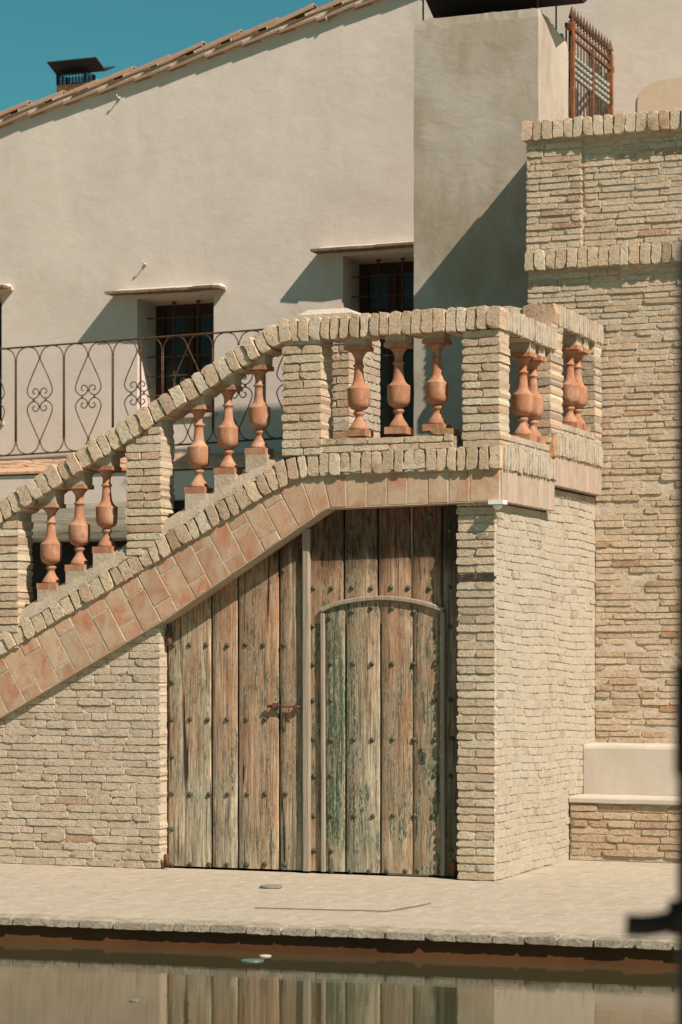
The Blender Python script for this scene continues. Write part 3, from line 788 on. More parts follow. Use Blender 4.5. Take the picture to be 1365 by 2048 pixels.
a2 = px_(884, 1221); b2 = px_(885, 1758); batten(seg((b2[0], .012), (a2[0], a2[1]-.012), 6), .030, .028, DY-.028)
arc = crom([(px_(p, y)[0], 0, px_(p, y)[1]) for p, y in ((642, 1221), (665, 1210), (705, 1201), (760, 1196), (812, 1200), (850, 1208), (886, 1220))], 3)
batten([(v.x, v.z) for v in arc], .032, .030, DY-.030, 'arched_moulding')
# studs
stm = MB().lathe(0, 0, 0, [(0,.0182),(.004,.0177),(.009,.0155),(.0125,.0105),(.0145,.005),(.015,.001)], 10)
me = bpy.data.meshes.new('stud'); me.from_pydata(stm.v, [], stm.f); me.polygons.foreach_set('use_smooth', [True]*len(stm.f)); me.materials.append(STUDM); me.update()
ST = []
for y, xs_ in {1142: [567], 1290: [347, 380, 414, 455, 492, 528, 567], 1365: [344], 1439: [344, 380, 416, 455, 493, 530], 1513: [344], 1588: [344, 380, 420, 455, 495, 531, 572], 1658: [345], 1729: [345, 380, 418, 455, 494, 530, 570],
               1176: [627, 664, 704, 742, 782, 817, 860, 900], 1253: [626, 901], 1328: [627, 662, 708, 745, 785, 829, 870], 1401: [627, 663, 870, 902], 1479: [627, 663, 709, 746, 786, 829, 871, 903],
               1552: [628, 663, 870, 902], 1632: [628, 664, 709, 747, 787, 830, 868], 1702: [628, 664, 903], 1742: [665, 703, 739, 775, 812, 836], 1060: [704, 900], 1030: [860]}.items():
    for x in xs_: ST.append((x, y))
ST += [(660, 1236), (705, 1224), (743, 1217), (785, 1217), (828, 1223)]
for x, y in ST:
    X, Z = onY(x+random.uniform(-.8, .8), y+random.uniform(-1, 1), DY); o = bpy.data.objects.new('stud', me)
    o.matrix_basis = Matrix.Translation((X, DY+.0005-(.006 if 650 < x < 884 and y > 1215 else 0), Z)) @ Matrix.Rotation(R(90), 4, 'X') @ Matrix.Diagonal((1, 1, random.uniform(.8, 1.2), 1)); link(o, door)
# bolt with hanging hasp
bl = onY(537, 1412, DY-.03); br = onY(601, 1414, DY-.03)
b = MB().tube([(bl[0], DY-.028, bl[1]), (bl[0]+.07, DY-.028, bl[1]+.002), (br[0], DY-.028, br[1])], .0085, 8)
b.tube([(bl[0]-.006, DY-.028, bl[1]), (bl[0]+.006, DY-.028, bl[1])], .013, 8)
bo = b.build('bolt', RUST, door, True)
b = MB(); xm = onY(553, 1412, DY)[0]; b.obox((xm, DY-.006, bl[1]), (.022, 0, 0), (0, .006, 0), (0, 0, .020)); b.obox((xm, DY-.026, bl[1]), (.012, 0, 0), (0, .015, 0), (0, 0, .012))
xm = onY(596, 1412, DY)[0]; b.obox((xm, DY-.022, br[1]), (.012, 0, 0), (0, .022, 0), (0, 0, .014)); b.build('bolt_staple', RUST, bo)
hx, hz = onY(578, 1416, DY-.03)
MB().tube(crom([(hx, DY-.030, hz), (hx+.002, DY-.036, hz-.03), (hx-.008, DY-.033, hz-.06), (hx+.004, DY-.03, hz-.09), (hx+.009, DY-.03, hz-.105)], 4), .006, 6).build('bolt_handle', RUST, bo, True)
# keyhole plate
kx, kz = onY(845, 1516, DY-.01)
b = MB(); b.prism([(kx-.012, kz-.040), (kx+.012, kz-.040), (kx+.024, kz-.028), (kx+.022, kz), (kx+.025, kz+.028), (kx+.012, kz+.040), (kx-.012, kz+.040), (kx-.025, kz+.028), (kx-.022, kz), (kx-.024, kz-.028)], WY-.005, WY+.001)
kp = b.build('keyhole_plate', STUDM, door)
b = MB().prism([(kx-.004, kz-.018), (kx+.004, kz-.018), (kx+.004, kz), (kx+.007, kz+.006), (kx, kz+.013), (kx-.007, kz+.006), (kx-.004, kz)], WY-.0065, WY-.0052); b.build('keyhole', BLACKM, kp)
nx, nz_ = onY(843, 1499, DY-.01); b = MB().lathe(0, 0, 0, [(0,.013),(.008,.014),(.012,.010),(.013,.003)], 10); b.v = [(nx+v[0], WY-v[2], nz_+v[1]) for v in b.v]; b.build('knob', RUST, door, True)
for (p, ya, yb, m) in ((339, 1258, 1292, RUST), (333, 1708, 1741, RUST), (907, 1722, 1759, RUST_O)):
    hy = DY-.03 if ya < 1300 else (.02 if p < 400 else DY-.02)
    X, za = onY(p, ya, hy); zb = onY(p, yb, hy)[1]
    b = MB().lathe(X, hy, 0, [(max(zb, .012), .015), (zb+.02, .021), (za-.03, .021), (za-.01, .020), (za, .010)], 10); b.build('hinge', m, door, True)

# ================================================================== LAMP UNDER THE BEAM
lx_, lz_ = onY(998, 1000, -.03)
lamp = thing('lamp', (lx_, -.02, lz_), 'small white sensor lamp with a half globe under the corner of the landing', 'lamp')
b = MB().box(lx_-.055, lx_+.050, -.09, .0, lz_-.030, lz_-.002); b.build('housing', WHITEP, lamp)
b = MB().lathe(lx_-.005, -.045, 0, [(lz_-.066, .006), (lz_-.062, .018), (lz_-.052, .028), (lz_-.040, .032), (lz_-.031, .032)], 14); b.build('globe', WHITEP, lamp, True)

# ================================================================== RIGHT TALL BRICK WALL
rw = thing('brick_wall', (.6, 2.5, 0), 'tall tan brick wall at the right with a brick coping and a soldier band, rising behind the landing', 'wall')
WYR = 2.49; XW = -.54
specs = []
def rcol(z):
    if .9 < z < 2.1 and random.random() < .12: return random.choice([(.52,.36,.25), (.54,.39,.28), (.50,.29,.18)])
    return bcol(.05 if z < 4.3 else .10, .0, [(.61,.485,.35), (.59,.46,.33), (.63,.51,.38), (.56,.435,.31), (.62,.495,.365)], .07)
for u, z, L, h in courses(.78, 3.35, .049, lambda z: (.0, 1.35), .21, .29, .010, .005):
    if random.random() < .04: continue
    specs.append(brick_spec((u, WYR+random.uniform(-.006, .007), z), L, h, .06, 'F', random.uniform(-.009, .009), rcol(z)))
for u, z, L, h in courses(3.35, 4.45, .0475, lambda z: (XW, 1.35), .20, .28, .010, .005):
    if random.random() < .03: continue
    if u < -.25 and z < 3.75: continue
    specs.append(brick_spec((u, WYR+random.uniform(-.006, .007), z), L, h, .06, 'F', random.uniform(-.009, .009), rcol(z)))
XP = onY(1166, 400, WYR)[0]
for u, z, L, h in courses(4.615, 5.43, .050, lambda z: (XW+random.uniform(-.006, .004), XP), .19, .27, .011, .005):
    specs.append(brick_spec((u, WYR-.035+random.uniform(-.006, .005), z), L, h, .1, 'F', random.uniform(-.01, .01), rcol(z)))
for u, z, L, h in courses(4.615, 5.43, .050, lambda z: (XP+.01, 1.35), .21, .29, .011, .005):
    specs.append(brick_spec((u, WYR+.0+random.uniform(-.006, .006), z), L, h, .06, 'F', random.uniform(-.01, .01), rcol(z)))
place(specs, rw, B_PART, B_STUFF, 300, vis)
wallgrid('mortar', -.0, 2.2, 4.62, WYR+.0095, 'F', MORTAR_W, rw, .006, .02, z0=0)
wallgrid('mortar', XW+.006, 0.0, 4.62, WYR+.0095, 'F', MORTAR_W, rw, .006, .02, z0=3.2)
wallgrid('mortar', XW+.006, XP-.006, 5.46, WYR-.026, 'F', MORTAR, rw, .005, .02, z0=4.6)
wallgrid('mortar', XP-.02, 2.2, 5.46, WYR+.0095, 'F', MORTAR_W, rw, .006, .02, z0=4.6)
MB().box(XW+.012, 4.5, WYR+.02, 2.975, 2.87, 5.46).build('wall_core', MORTAR, rw)
MB().box(0.0, 4.5, WYR+.021, 2.974, 0, 2.868).build('wall_core', MORTAR, rw)
MB().box(XW+.012, XP-.012, WYR-.020, WYR+.03, 4.62, 5.46).build('pilaster', MORTAR, rw)
soldier_run(cst(4.607), cst(4.458), XW-.01, 1.4, WYR-.065, .14, .0785, 'band_brick', rw, red=.04)
soldier_run(cst(5.597), cst(5.452), XW-.02, 1.4, WYR-.085, .3, .083, 'coping_brick', rw, red=.06)
MB().box(XW, 1.4, WYR-.045, WYR+.05, 4.462, 4.603).build('band_bed', MORTAR, rw); MB().box(XW, 4.5, WYR-.065, 2.96, 5.456, 5.585).build('coping_bed', MORTAR_W, rw)

# ================================================================== BENCH
bn = thing('bench', (.9, 1.8, 0), 'built-in white plastered bench on a low brick base against the tall brick wall', 'bench')
YB = 1.775
for u, z, L, h in courses(.03, .415, .0535, lambda z: (.012, 1.5), .20, .29, .013, .004):
    add_brick(brick_spec((u, YB+random.uniform(-.007, .007), z), L, h, .06, 'F', random.uniform(-.012, .012), bcol(.10, .03, [(.54,.40,.275), (.52,.38,.26), (.57,.44,.31)], .07)), bn, B_PART)
wallgrid('mortar', .006, 2.4, .425, YB+.009, 'F', MORTAR, bn, .006)
MB().box(.006, 2.4, YB+.02, 2.48, 0, .42).build('base', MORTAR, bn)
def rounded(x0, x1, y0, y1, z0, z1, r, name, mat, parent):
    pr = [(y0, z0), (y0, z1-r), (y0+r*.3, z1-r*.3), (y0+r, z1), (y1, z1), (y1, z0)]; n = len(pr)
    xs_ = [x0+(x1-x0)*i/30 for i in range(31)]; vs = []; fs = []
    for x in xs_:
        for y, z in pr: vs.append((x, y+.004*nz(x*5, z*3, y), z+.004*nz(x*4, y*5, 7)))
    for i in range(30):
        for j in range(n-1): a = i*n+j; fs.append((a, a+n, a+n+1, a+1))
    fs.append(tuple(reversed(range(n)))); fs.append(tuple(30*n+j for j in range(n)))
    return mk(name, vs, fs, mat, parent)
rounded(.004, 2.4, YB-.018, 2.2, .422, .462, .012, 'seat', PLASTER, bn)
rounded(.004, 2.4, 2.15, 2.484, .463, .835, .03, 'backrest', PLASTER, bn)

# ================================================================== PIER WITH CAP BEHIND THE LANDING RAIL
bp = thing('brick_pier', (-1.5, .9, 2.86), 'brick pier with a white slab cap standing behind the landing balusters', 'pier')
XR = onX(0, 0, 0) and None
ya = .62; xr_ = onY(700, 760, ya)[0]; xl_ = onY(610, 760, ya)[0]; yb_ = onX(762, 760, xr_)[0]
MB().box(xl_+.01, xr_-.01, ya+.01, yb_, 2.86, 3.90).build('core', MORTAR_W, bp)
for u, z, L, h in courses(2.87, 3.90, .0555, lambda z: (xl_, xr_-.0), .12, .2, .010):
    add_brick(brick_spec((u, ya, z), L, h, .12, 'F', random.uniform(-.01, .01), bcol(.12, .0)), bp, B_PART)
for u, z, L, h in courses(2.87, 3.90, .0555, lambda z: (ya+.125, yb_), .14, .22, .010):
    add_brick(brick_spec((xr_, u, z), L, h, .05, 'R', random.uniform(-.01, .01), bcol(.08, .0, LP)), bp, S_PART)
vs = [(xl_-.04, ya-.04, 3.905), (xr_+.04, ya-.04, 3.905), (xr_+.04, yb_+.04, 3.905), (xl_-.04, yb_+.04, 3.905)]
vs += [(a, b, 3.93) for a, b, c in vs]+[(xl_+.02, ya+.03, 3.975), (xr_-.04, ya+.03, 3.975), (xr_-.04, yb_-.03, 3.975), (xl_+.02, yb_-.03, 3.975)]
mk('cap', vs, [(0,3,2,1)]+[(i, (i+1) % 4, 4+(i+1) % 4, 4+i) for i in range(4)]+[(4+i, 4+(i+1) % 4, 8+(i+1) % 4, 8+i) for i in range(4)]+[(8,9,10,11)], MORTAR_W, bp)

# ================================================================== HOUSE
YW = 5.3
house = thing('house', (-4, YW, 0), 'pale rendered house wall with sloping tiled roof edge and recessed barred windows', 'house')
rk0 = onY(0, 256, YW); rk1 = onY(640, 44, YW); rsl = (rk1[1]-rk0[1])/(rk1[0]-rk0[0])
def rake(x): return rk0[1]+(x-rk0[0])*rsl
# windows: opening (x0,x1,z0,z1)
def W(pxl, pxr, pt, pbot):
    x0, zt = onY(pxl, pt, YW); x1 = onY(pxr, pt, YW)[0]; return [x0, x1, onY(pxl, pbot, YW)[1], zt]
w1 = W(275, 428, 597, 832); w2 = W(686, 839, 512, 880); wd = w1[1]-w1[0]
w3x = onY(4, 600, YW)[0]; w3 = [w3x-wd, w3x, w1[2], onY(4, 588, YW)[1]]
w2[2] = onY(760, 880, YW)[1]
wins = [w3, w1, w2]
HX0, HX1 = -9.5, 5.0; RX = HX1
# front wall with real openings: columns between the opening edges
xsn = sorted({HX0, HX1} | {w[0] for w in wins} | {w[1] for w in wins})
vs = []; fs = []
def wpatch(x0, x1, za, zb):                             # za, zb functions
    nx_ = max(1, int((x1-x0)/.12)); nzn = 34
    k = len(vs)
    for j in range(nzn+1):
        for i in range(nx_+1):
            x = x0+(x1-x0)*i/nx_; z = za(x)+(zb(x)-za(x))*j/nzn
            edge = 0 if (i in (0, nx_) or j in (0, nzn)) else 1
            vs.append((x, YW+edge*.006*nz(x*1.6, 2, z*1.6), z))
    for j in range(nzn):
        for i in range(nx_): a = k+j*(nx_+1)+i; fs.append((a, a+1, a+nx_+2, a+nx_+1))
for a, b in zip(xsn, xsn[1:]):
    ww = [w for w in wins if abs(w[0]-a) < 1e-6]
    if ww:
        w = ww[0]; wpatch(a, b, lambda x: 0, lambda x: w[2]); wpatch(a, b, lambda x: w[3], rake)
    else: wpatch(a, b, lambda x: 0, rake)
mk('wall', vs, fs, STUCCO, house, True)
RD = .40
for wi, w in enumerate(wins):
    x0, x1, z0, z1 = w
    yb = YW+RD
    vs = [(x0, YW+.001, z0), (x1, YW+.001, z0), (x1, YW+.001, z1), (x0, YW+.001, z1), (x0+.03, yb, z0), (x1-.02, yb, z0), (x1-.02, yb, z1-.03), (x0+.03, yb, z1-.03)]
    rv = mk('window', vs, [(0,4,5,1), (1,5,6,2), (2,6,7,3), (3,7,4,0)], STUCCO, house); rv['label'] = ['window at the left edge of the picture', 'deep window in the middle of the wall', 'deep dark window next to the cement chimney'][wi]
    a, b = x0+.03, x1-.02; t = z1-.03; fy = yb-.055; fw = .045; mid = (a+b)/2
    f = MB()
    f.box(a, a+fw, fy, yb, z0, t); f.box(b-fw, b, fy, yb, z0, t); f.box(a+fw, b-fw, fy, yb, t-fw, t); f.box(a+fw, b-fw, fy, yb, z0, z0+fw); f.box(mid-.03, mid+.03, fy-.012, yb, z0+fw, t-fw)
    f.build('frame', BROWNW, rv)
    for s0, s1 in ((a+fw, mid-.03), (mid+.03, b-fw)):
        s_ = MB(); s_.box(s0, s0+.035, fy+.012, yb, z0+fw, t-fw); s_.box(s1-.035, s1, fy+.012, yb, z0+fw, t-fw); s_.box(s0+.035, s1-.035, fy+.012, yb, t-fw-.04, t-fw); s_.box(s0+.035, s1-.035, fy+.012, yb, z0+fw, z0+fw+.05)
        for q in (1, 2, 3): zz = z0+fw+.05+(t-z0-.14)*q/4; s_.box(s0+.035, s1-.035, fy+.02, yb-.002, zz-.01, zz+.01)
        s_.build('sash', BROWNW, rv)
        MB().box(s0+.035, s1-.035, yb-.012, yb-.004, z0+fw, t-fw).build('pane', GLASS, rv)
    MB().box(x0-.1, x1+.1, yb+.003, yb+.3, z0-.1, z1+.1).build('room', VOID, rv)
    g = MB(); gy = YW+.20
    for q in (1, 2, 3) if False else (.30, .62): xx = x0+(x1-x0)*q+.05; g.tube([(xx, gy, z0+.0), (xx, gy, z1-.01)], .010, 6); g.obox((xx, gy, z1-.03), (.018, 0, 0), (0, .018, 0), (0, 0, .006))
    nb = 5
    for q in range(nb): zz = z1-.17-q*.185; 
    for q in range(nb):
        zz = z1-.17-q*.185
        if zz > z0+.03: g.tube([(x0+.01, gy-.012, zz), (x1-.01, gy-.012, zz)], .007, 5)
    g.build('bars', IRON, rv)
    MB().box(x0-.03, x1+.03, YW-.03, YW+.34, z0-.035, z0+.004).build('sill', PLASTER, rv)
    # thin projecting tile hood with a rendered top
    hx0, hx1 = x0-.235, x1+.13
    nseg = 26; vs = []; fs = []; pj_ = .18
    for i in range(nseg+1):
        x = hx0+(hx1-hx0)*i/nseg; r1 = .006*nz(x*14, wi, 3); ends = (.0 if 0 < i < nseg else .04)
        zt = z1+.045
        vs += [(x, YW-.001, zt+.050-ends), (x, YW-pj_*.5, zt+.030-ends*.5), (x, YW-pj_+.075+r1, zt+.010+.004*nz(x*40, 1, 1)), (x, YW-pj_+.03, zt-.008), (x, YW-.001, zt-.02)]
    for i in range(nseg):
        for j in range(4): a_ = i*5+j; fs.append((a_, a_+1, a_+6, a_+5))
    fs.append((4,3,2,1,0)); k = nseg*5; fs.append((k,k+1,k+2,k+3,k+4))
    hd = mk('window_hood', vs, fs, STUCCO, house)
    e_ = MB(); x = hx0-.01
    while x < hx1:
        L = random.uniform(.16, .28); L = min(L, hx1+.01-x); dyy = random.uniform(-.014, .004); e_.obox((x+L/2, YW-pj_+.06+dyy, z1+.040+random.uniform(-.005, .004)), (L/2-.003, random.uniform(-.006, .006), 0), (0, .082, 0), (0, 0, .012)); x += L
    e_.build('hood_tiles', m_tile('hood_tile', (.12,.08,.05), (.24,.18,.12), .5, 25) if wi == 0 else bpy.data.materials['hood_tile'], hd)
# little hooks
for px, py in ((292, 528), (240, 196), (658, 42)):
    x, z = onY(px, py, YW); b = MB().tube(crom([(x, YW+.01, z), (x, YW-.05, z-.005), (x, YW-.07, z+.010), (x, YW-.06, z+.02)], 4), .006, 6); b.lathe(x, YW-.010, z-.015, [(0, .010), (.025, .012)], 8)
    b.build('hook', PLASTER, house, True)
MB().box(HX0, HX1, YW+.75, YW+1.0, 0, 5).build('inner_wall', VOID, house)
# pale arched patch by the gate
ax0, az0 = onY(1276, 235, YW); ax1 = onY(1420, 160, YW)[0]; azt = onY(1320, 160, YW)[1]
poly = [(ax0, az0-.4), (ax1, az0-.4), (ax1, azt)]+[(ax0+.33*(1-math.sin(R(a)))*.8, azt-.17*(1-math.cos(R(a)))) for a in range(0, 91, 15)]
MB().prism(poly, YW-.012, YW+.02).build('plaster_patch', m_stucco('ochre_render', (.56,.43,.31), (.52,.40,.28)), house)
# roof: slab, verge tiles and cover tiles stepping up the slope
ux = Vector((1, 0, rsl)).normalized(); un = Vector((-rsl, 0, 1)).normalized()
b = MB(); c0 = Vector((HX0-.2, YW+2.6, rake(HX0-.2))); c1 = Vector((HX1, YW+2.6, rake(HX1))); cc = (c0+c1)/2+un*.035
b.obox(cc, (c1-c0)/2, (0, 2.64, 0), un*.03); roof = b.build('roof', MORTAR_W, house)
Lt = .375; xk = HX0; k = 0
def barrel(c, L, r, th, y, tiltv, mat, col, parent, name='roof_tile', flip=1, taper=.84):
    d = (ux+un*tiltv).normalized(); n = d.cross(Vector((0, 1, 0)))*-1; n = Vector((-d.z, 0, d.x))
    vs = []; fs = []; seg = 8
    for e_, rr in ((0, r), (.5, r*(1+taper)/2), (1, r*taper)):
        for i in range(seg+1):
            a = math.pi*i/seg
            for q in (rr, rr-th): vs.append(tuple(Vector(c)+d*(L*e_)+Vector((0, -math.cos(a)*q, 0))+n*(math.sin(a)*q*.72*flip+.002*random.uniform(-1, 1))))
    m = 2*(seg+1)
    for j in range(2):
        for i in range(seg):
            a = j*m+2*i; fs.append((a, a+2, a+m+2, a+m)); fs.append((a+1, a+m+1, a+m+3, a+3))
    for j in range(2):
        for i in (0, seg): a = j*m+2*i; fs.append((a, a+m, a+m+1, a+1))
    for j in (0, 2):
        for i in range(seg): a = j*m+2*i; fs.append((a, a+1, a+3, a+2))
    return mk(name, vs, fs, mat, parent, False, col)
def rc(): return random.choice([(1,.8,.7), (1,1,.95), (.95,.85,.75), (.8,.72,.6), (1,.9,.8)])
while xk < HX1-.3:
    x = xk+random.uniform(-.01, .01); base = Vector((x, YW+.02, rake(x)))
    barrel(base+un*(.075+random.uniform(-.008, .012))+Vector((0, .06, 0)), .46, .105, .018, 0, random.uniform(.08, .15), ROOFT, rc(), roof)
    barrel(base+ux*.20+un*.066+Vector((0, -.005, 0)), .45, .075, .016, 0, .05, ROOFT, rc(), roof, flip=-.55)
    f = MB(); p = base+ux*(.10+Lt/2)+un*.018; f.obox(p+Vector((0, -.0, 0)), (ux+un*random.uniform(.03, .08))*(Lt/2+.01), (0, .085, 0), un*.012); f.build('verge_tile', ROOFT, roof, col=rc())
    barrel(base+ux*.06+un*.072+Vector((0, .21, 0)), .46, .10, .016, 0, .05, ROOFT, rc(), roof)
    f = MB(); p = base+un*.085+ux*.02; f.obox(p+Vector((0, .05, 0)), ux*.05, (0, .085, 0), un*.03); f.build('mortar_plug', MORTAR_W, roof)
    xk += Lt; k += 1
# butterfly-shaped sheet cowl on the roof
def cowl(cx, cy, zb, bw, bd, bh, gap, pw, pdep, rise, parent, rust=RUST, ext=.12, mesh=True):
    c = MB().box(cx-bw/2, cx+bw/2, cy-bd/2, cy+bd/2, zb, zb+bh).build('cowl_box', rust, parent) if bh else None
    par = c or parent; zt = zb+bh+gap
    for sx in (-1, 1):
        for sy in (-1, 1): MB().box(cx+sx*(bw/2-.01)-.009, cx+sx*(bw/2-.01)+.009, cy+sy*(bd/2-.01)-.009, cy+sy*(bd/2-.01)+.009, zb+bh, zt+.002).build('cowl_post', BLACKM, par)
    if mesh:
        g = MB(); n = 9
        for q in range(n+1):
            u = -bw/2+bw*q/n
            for sy in (-1, 1):
                g.obox((cx+u, cy+sy*bd/2, zb+bh+gap/2), (.0035, 0, 0), (0, .002, 0), (0, 0, gap/2)); g.obox((cx, cy+u*bd/bw, zb+bh+gap/2) if False else (cx+sy*bw/2, cy+u*bd/bw, zb+bh+gap/2), (.002, 0, 0), (0, .0035, 0), (0, 0, gap/2))
        for q in range(5):
            zz = zb+bh+gap*(q+.5)/5
            for sy in (-1, 1): g.box(cx-bw/2, cx+bw/2, cy+sy*bd/2-.002, cy+sy*bd/2+.002, zz-.003, zz+.003); g.box(cx+sy*bw/2-.002, cx+sy*bw/2+.002, cy-bd/2, cy+bd/2, zz-.003, zz+.003)
        g.build('cowl_mesh', BLACKM, par)
    x0, x1 = cx-pw/2, cx+pw/2+ext; prof = [(cy-pdep/2, zt+rise), (cy, zt), (cy+pdep/2, zt+rise)]; vs = []
    for x in (x0, x1):
        for y, z in prof: vs.append((x, y, z))
        for y, z in reversed(prof): vs.append((x, y, z+.012))
    fs = [(i, (i+1) % 6, 6+(i+1) % 6, 6+i) for i in range(6)]+[(0,5,4,1), (1,4,3,2), (6,7,10,11), (7,8,9,10)]
    mk('cowl_plate', vs, fs, BLACKM, par)
cy_ = YW+1.2; cxa, cza = onY(124, 200, cy_); cxb = onY(181, 196, cy_)[0]
bw_ = (cxb-cxa); pxa = onY(116, 163, cy_); 
cowl((cxa+cxb)/2, cy_, cza-.25, bw_, .22, .25+.13, .12, bw_+.11, .42, .085, house)

# ================================================================== CEMENT CHIMNEY STACK
YC = 2.98
cx0 = onY(828, 200, YC)[0]; cx1 = onY(1077, 200, YC)[0]; cyb = onX(1137, 130, cx1)[0]
stk = thing('chimney_stack', ((cx0+cx1)/2, YC, 0), 'tall grey cement rendered chimney stack crowned by a black sheet cowl, beside the brick wall', 'chimney')
zL = onY(828, 42, YC)[1]; zR = onY(1077, 16, YC)[1]
vs = []; fs = []
ring = []
NX, NY, NZ = 26, 18, 60
per0 = None
per = [(cx0+(cx1-cx0)*i/NX, YC) for i in range(NX)]+[(cx1, YC+(cyb-YC)*i/NY) for i in range(NY)]+[(cx1-(cx1-cx0)*i/NX, cyb) for i in range(NX)]+[(cx0, cyb-(cyb-YC)*i/NY) for i in range(NY)]
n = len(per)
for j in range(NZ+1):
    for i, (x, y) in enumerate(per):
        zt = zL+(zR-zL)*(x-cx0)/(cx1-cx0)+.02*nz(x*9, y*9, 1)+.012*nz(x*30, y*30, 1)-(.10*max(0, (y-YC-.25)/.6) if x > cx1-.01 else 0)
        z = 2.7+(zt-2.7)*j/NZ; k_ = .006 if j < NZ else -.006
        cxm, cym = (cx0+cx1)/2, (YC+cyb)/2; corner = i in (0, NX, NX+NY, 2*NX+NY)
        q = k_*nz(0, 0, z*4)*.5-(.008+.006*nz(z*30, i, 0) if j == NZ else 0)
        vs.append((x+(q if x > cxm else -q), y+(q if y > cym else -q), z))
for j in range(NZ):
    for i in range(n): a = j*n+i; b_ = j*n+(i+1) % n; fs.append((a, b_, b_+n, a+n))
fs.append(tuple(NZ*n+i for i in range(n)))
mk('shaft', vs, fs, CEMENT, stk, False)
for x, y in ((onY(846, 0, YC+.04)[0], YC+.05), (onY(1075, 0, YC+.04)[0], YC+.05), (cx1-.03, cyb-.25), (cx0+.05, cyb-.1)):
    MB().tube([(x, y, zL-.15), (x, y, 6.95)], .008, 6).build('cowl_post', IRON, stk)
va = onY(868, 31, YC+.35); vb = onY(1168, 13, YC+.35)
zt = (va[1]+vb[1])/2
prof = [(YC-.12, zt+.24), (YC+.35, zt), (YC+.85, zt+.24)]; vs = []
for x in (va[0], vb[0]):
    for y, z in prof: vs.append((x, y, z))
    for y, z in reversed(prof): vs.append((x, y, z+.014))
mk('cowl_plate', vs, [(i, (i+1) % 6, 6+(i+1) % 6, 6+i) for i in range(6)]+[(0,5,4,1), (1,4,3,2), (6,7,10,11), (7,8,9,10)], BLACKM, stk)

# ================================================================== UPPER IRON GATE
GX = cx1-.02
gate = thing('iron_gate', (GX, 4.4, 5.3), 'rusty wrought iron gate with spear tips and grey beaded bars on the upper terrace', 'gate')
gy0 = onX(1144, 60, GX)[0]; gy1 = onX(1221, 110, GX)[0]; gtop = onX(1144, 38, GX)[1]-.02; gb = 5.45
MB().box(cx1+.004, 4.9, 2.98, YW, 5.2, 5.30).build('terrace_floor', MORTAR_W, rw)
def spear(b, x, y, z, s=1.): b.lathe(x, y, z, [(0,.008*s),(.01,.016*s),(.02,.008*s),(.035,.020*s),(.06,.014*s),(.13,.002*s)], 6)
for y in (gy0, gy1):
    b = MB().box(GX-.022, GX+.022, y-.022, y+.022, 5.3, gtop); b.build('post', RUST_O, gate); b = MB(); spear(b, GX, y, gtop, 1.5); b.build('spear_tip', RUST, gate, True)
for z in (gtop-.05, gtop-.13, 5.66, 5.60): MB().box(GX-.012, GX+.012, gy0+.024, gy1-.024, z-.012, z+.012).build('rail', RUST, gate)
ym = (gy0+gy1)/2; MB().box(GX-.02, GX+.02, ym-.03, ym+.03, 5.32, gtop-.10).build('lock_stile', RUST, gate)
nb = 12
for k in range(nb):
    y = gy0+(gy1-gy0)*(k+1)/(nb+1)
    if abs(y-ym) < .035: continue
    b = MB().tube([(GX, y, 5.4), (GX, y, gtop+.01)], .0075, 6); spear(b, GX, y, gtop+.0, 1.); ba = b.build('bar', IRON, gate, True)
    c = MB(); zc = onX(1150, 137, GX)[1]
    for q in range(4): c.lathe(GX, y, zc-.09+q*.052, [(0,.010),(.012,.019),(.026,.021),(.038,.012)], 8)
    c.build('bead', GREYI, ba, True)
# side panels left and right of the gate leaf
b = MB(); b.box(GX-.012, GX+.012, cyb+.004, gy0-.024, gtop-.09, gtop-.05); b.build('side_rail', RUST_O, gate)
b = MB(); x1_ = GX+.0; yq = gy1+.02
b.box(GX-.02, GX+.02, gy1+.024, YW-.01, gtop-.14, gtop-.09); b.build('side_rail', RUST_O, gate)
for (ya_, yb2) in ((cyb+.01, gy0-.03), (gy1+.03, YW-.02)):
    yc = (ya_+yb2)/2; b = MB()
    b.tube([(GX, ya_, 5.4), (GX, ya_, gtop-.1)], .008, 5); b.tube([(GX, yb2, 5.4), (GX, yb2, gtop-.1)], .008, 5)
    for s0 in (5.45, 5.98):
        b.tube([(GX, yc, s0), (GX, ya_+.01, s0+.26), (GX, yc, s0+.52), (GX, yb2-.01, s0+.26), (GX, yc, s0)], .006, 5)
    b.build('scroll_panel', IRON, gate)

# ================================================================== TERRACE LEDGE UNDER THE RAILING
YL = 4.66
led = thing('terrace_wall', (-5, YL, 0), 'rendered terrace edge with a sloping terracotta tile strip over an old wooden lintel beam, seen behind the lower balusters', 'wall')
zf = onY(0, 945, YL)[1]; zr = onY(0, 921, YW-.05)[1]
LX0, LX1 = -9.0, -1.3
x = LX0; k = 0
while x < LX1:
    L = .285; y0_, y1_ = YL-.022, YW-.02; z0_ = zf; z1_ = zr
    a, b2 = x+.004, x+L-.004
    vs = [(a, y0_, z0_), (b2, y0_, z0_), (b2, y1_, z1_), (a, y1_, z1_), (a, y0_, z0_-.022), (b2, y0_, z0_-.022), (b2, y1_, z1_-.022), (a, y1_, z1_-.022)]
    mk('tile', vs, [(0,1,2,3), (4,7,6,5), (0,4,5,1), (1,5,6,2), (2,6,7,3), (3,7,4,0)], TILE, led, False, (1, .85, .8)); x += L
zbt = onY(150, 1004, YL)[1]; zbb = onY(150, 1081, YL)[1]
vs = [(LX0, YL, zbt), (LX1, YL, zbt), (LX1, YL, zf-.03), (LX0, YL, zf-.03), (LX0, YW-.01, zbt), (LX1, YW-.01, zbt), (LX1, YW-.01, zf-.03), (LX0, YW-.01, zf-.03)]
MB().box(LX0, LX1, YL+.0, YW-.01, zbt, zf-.035).build('wall', STUCCO, led)
b = MB(); nX = 60
vs = []; fs = []
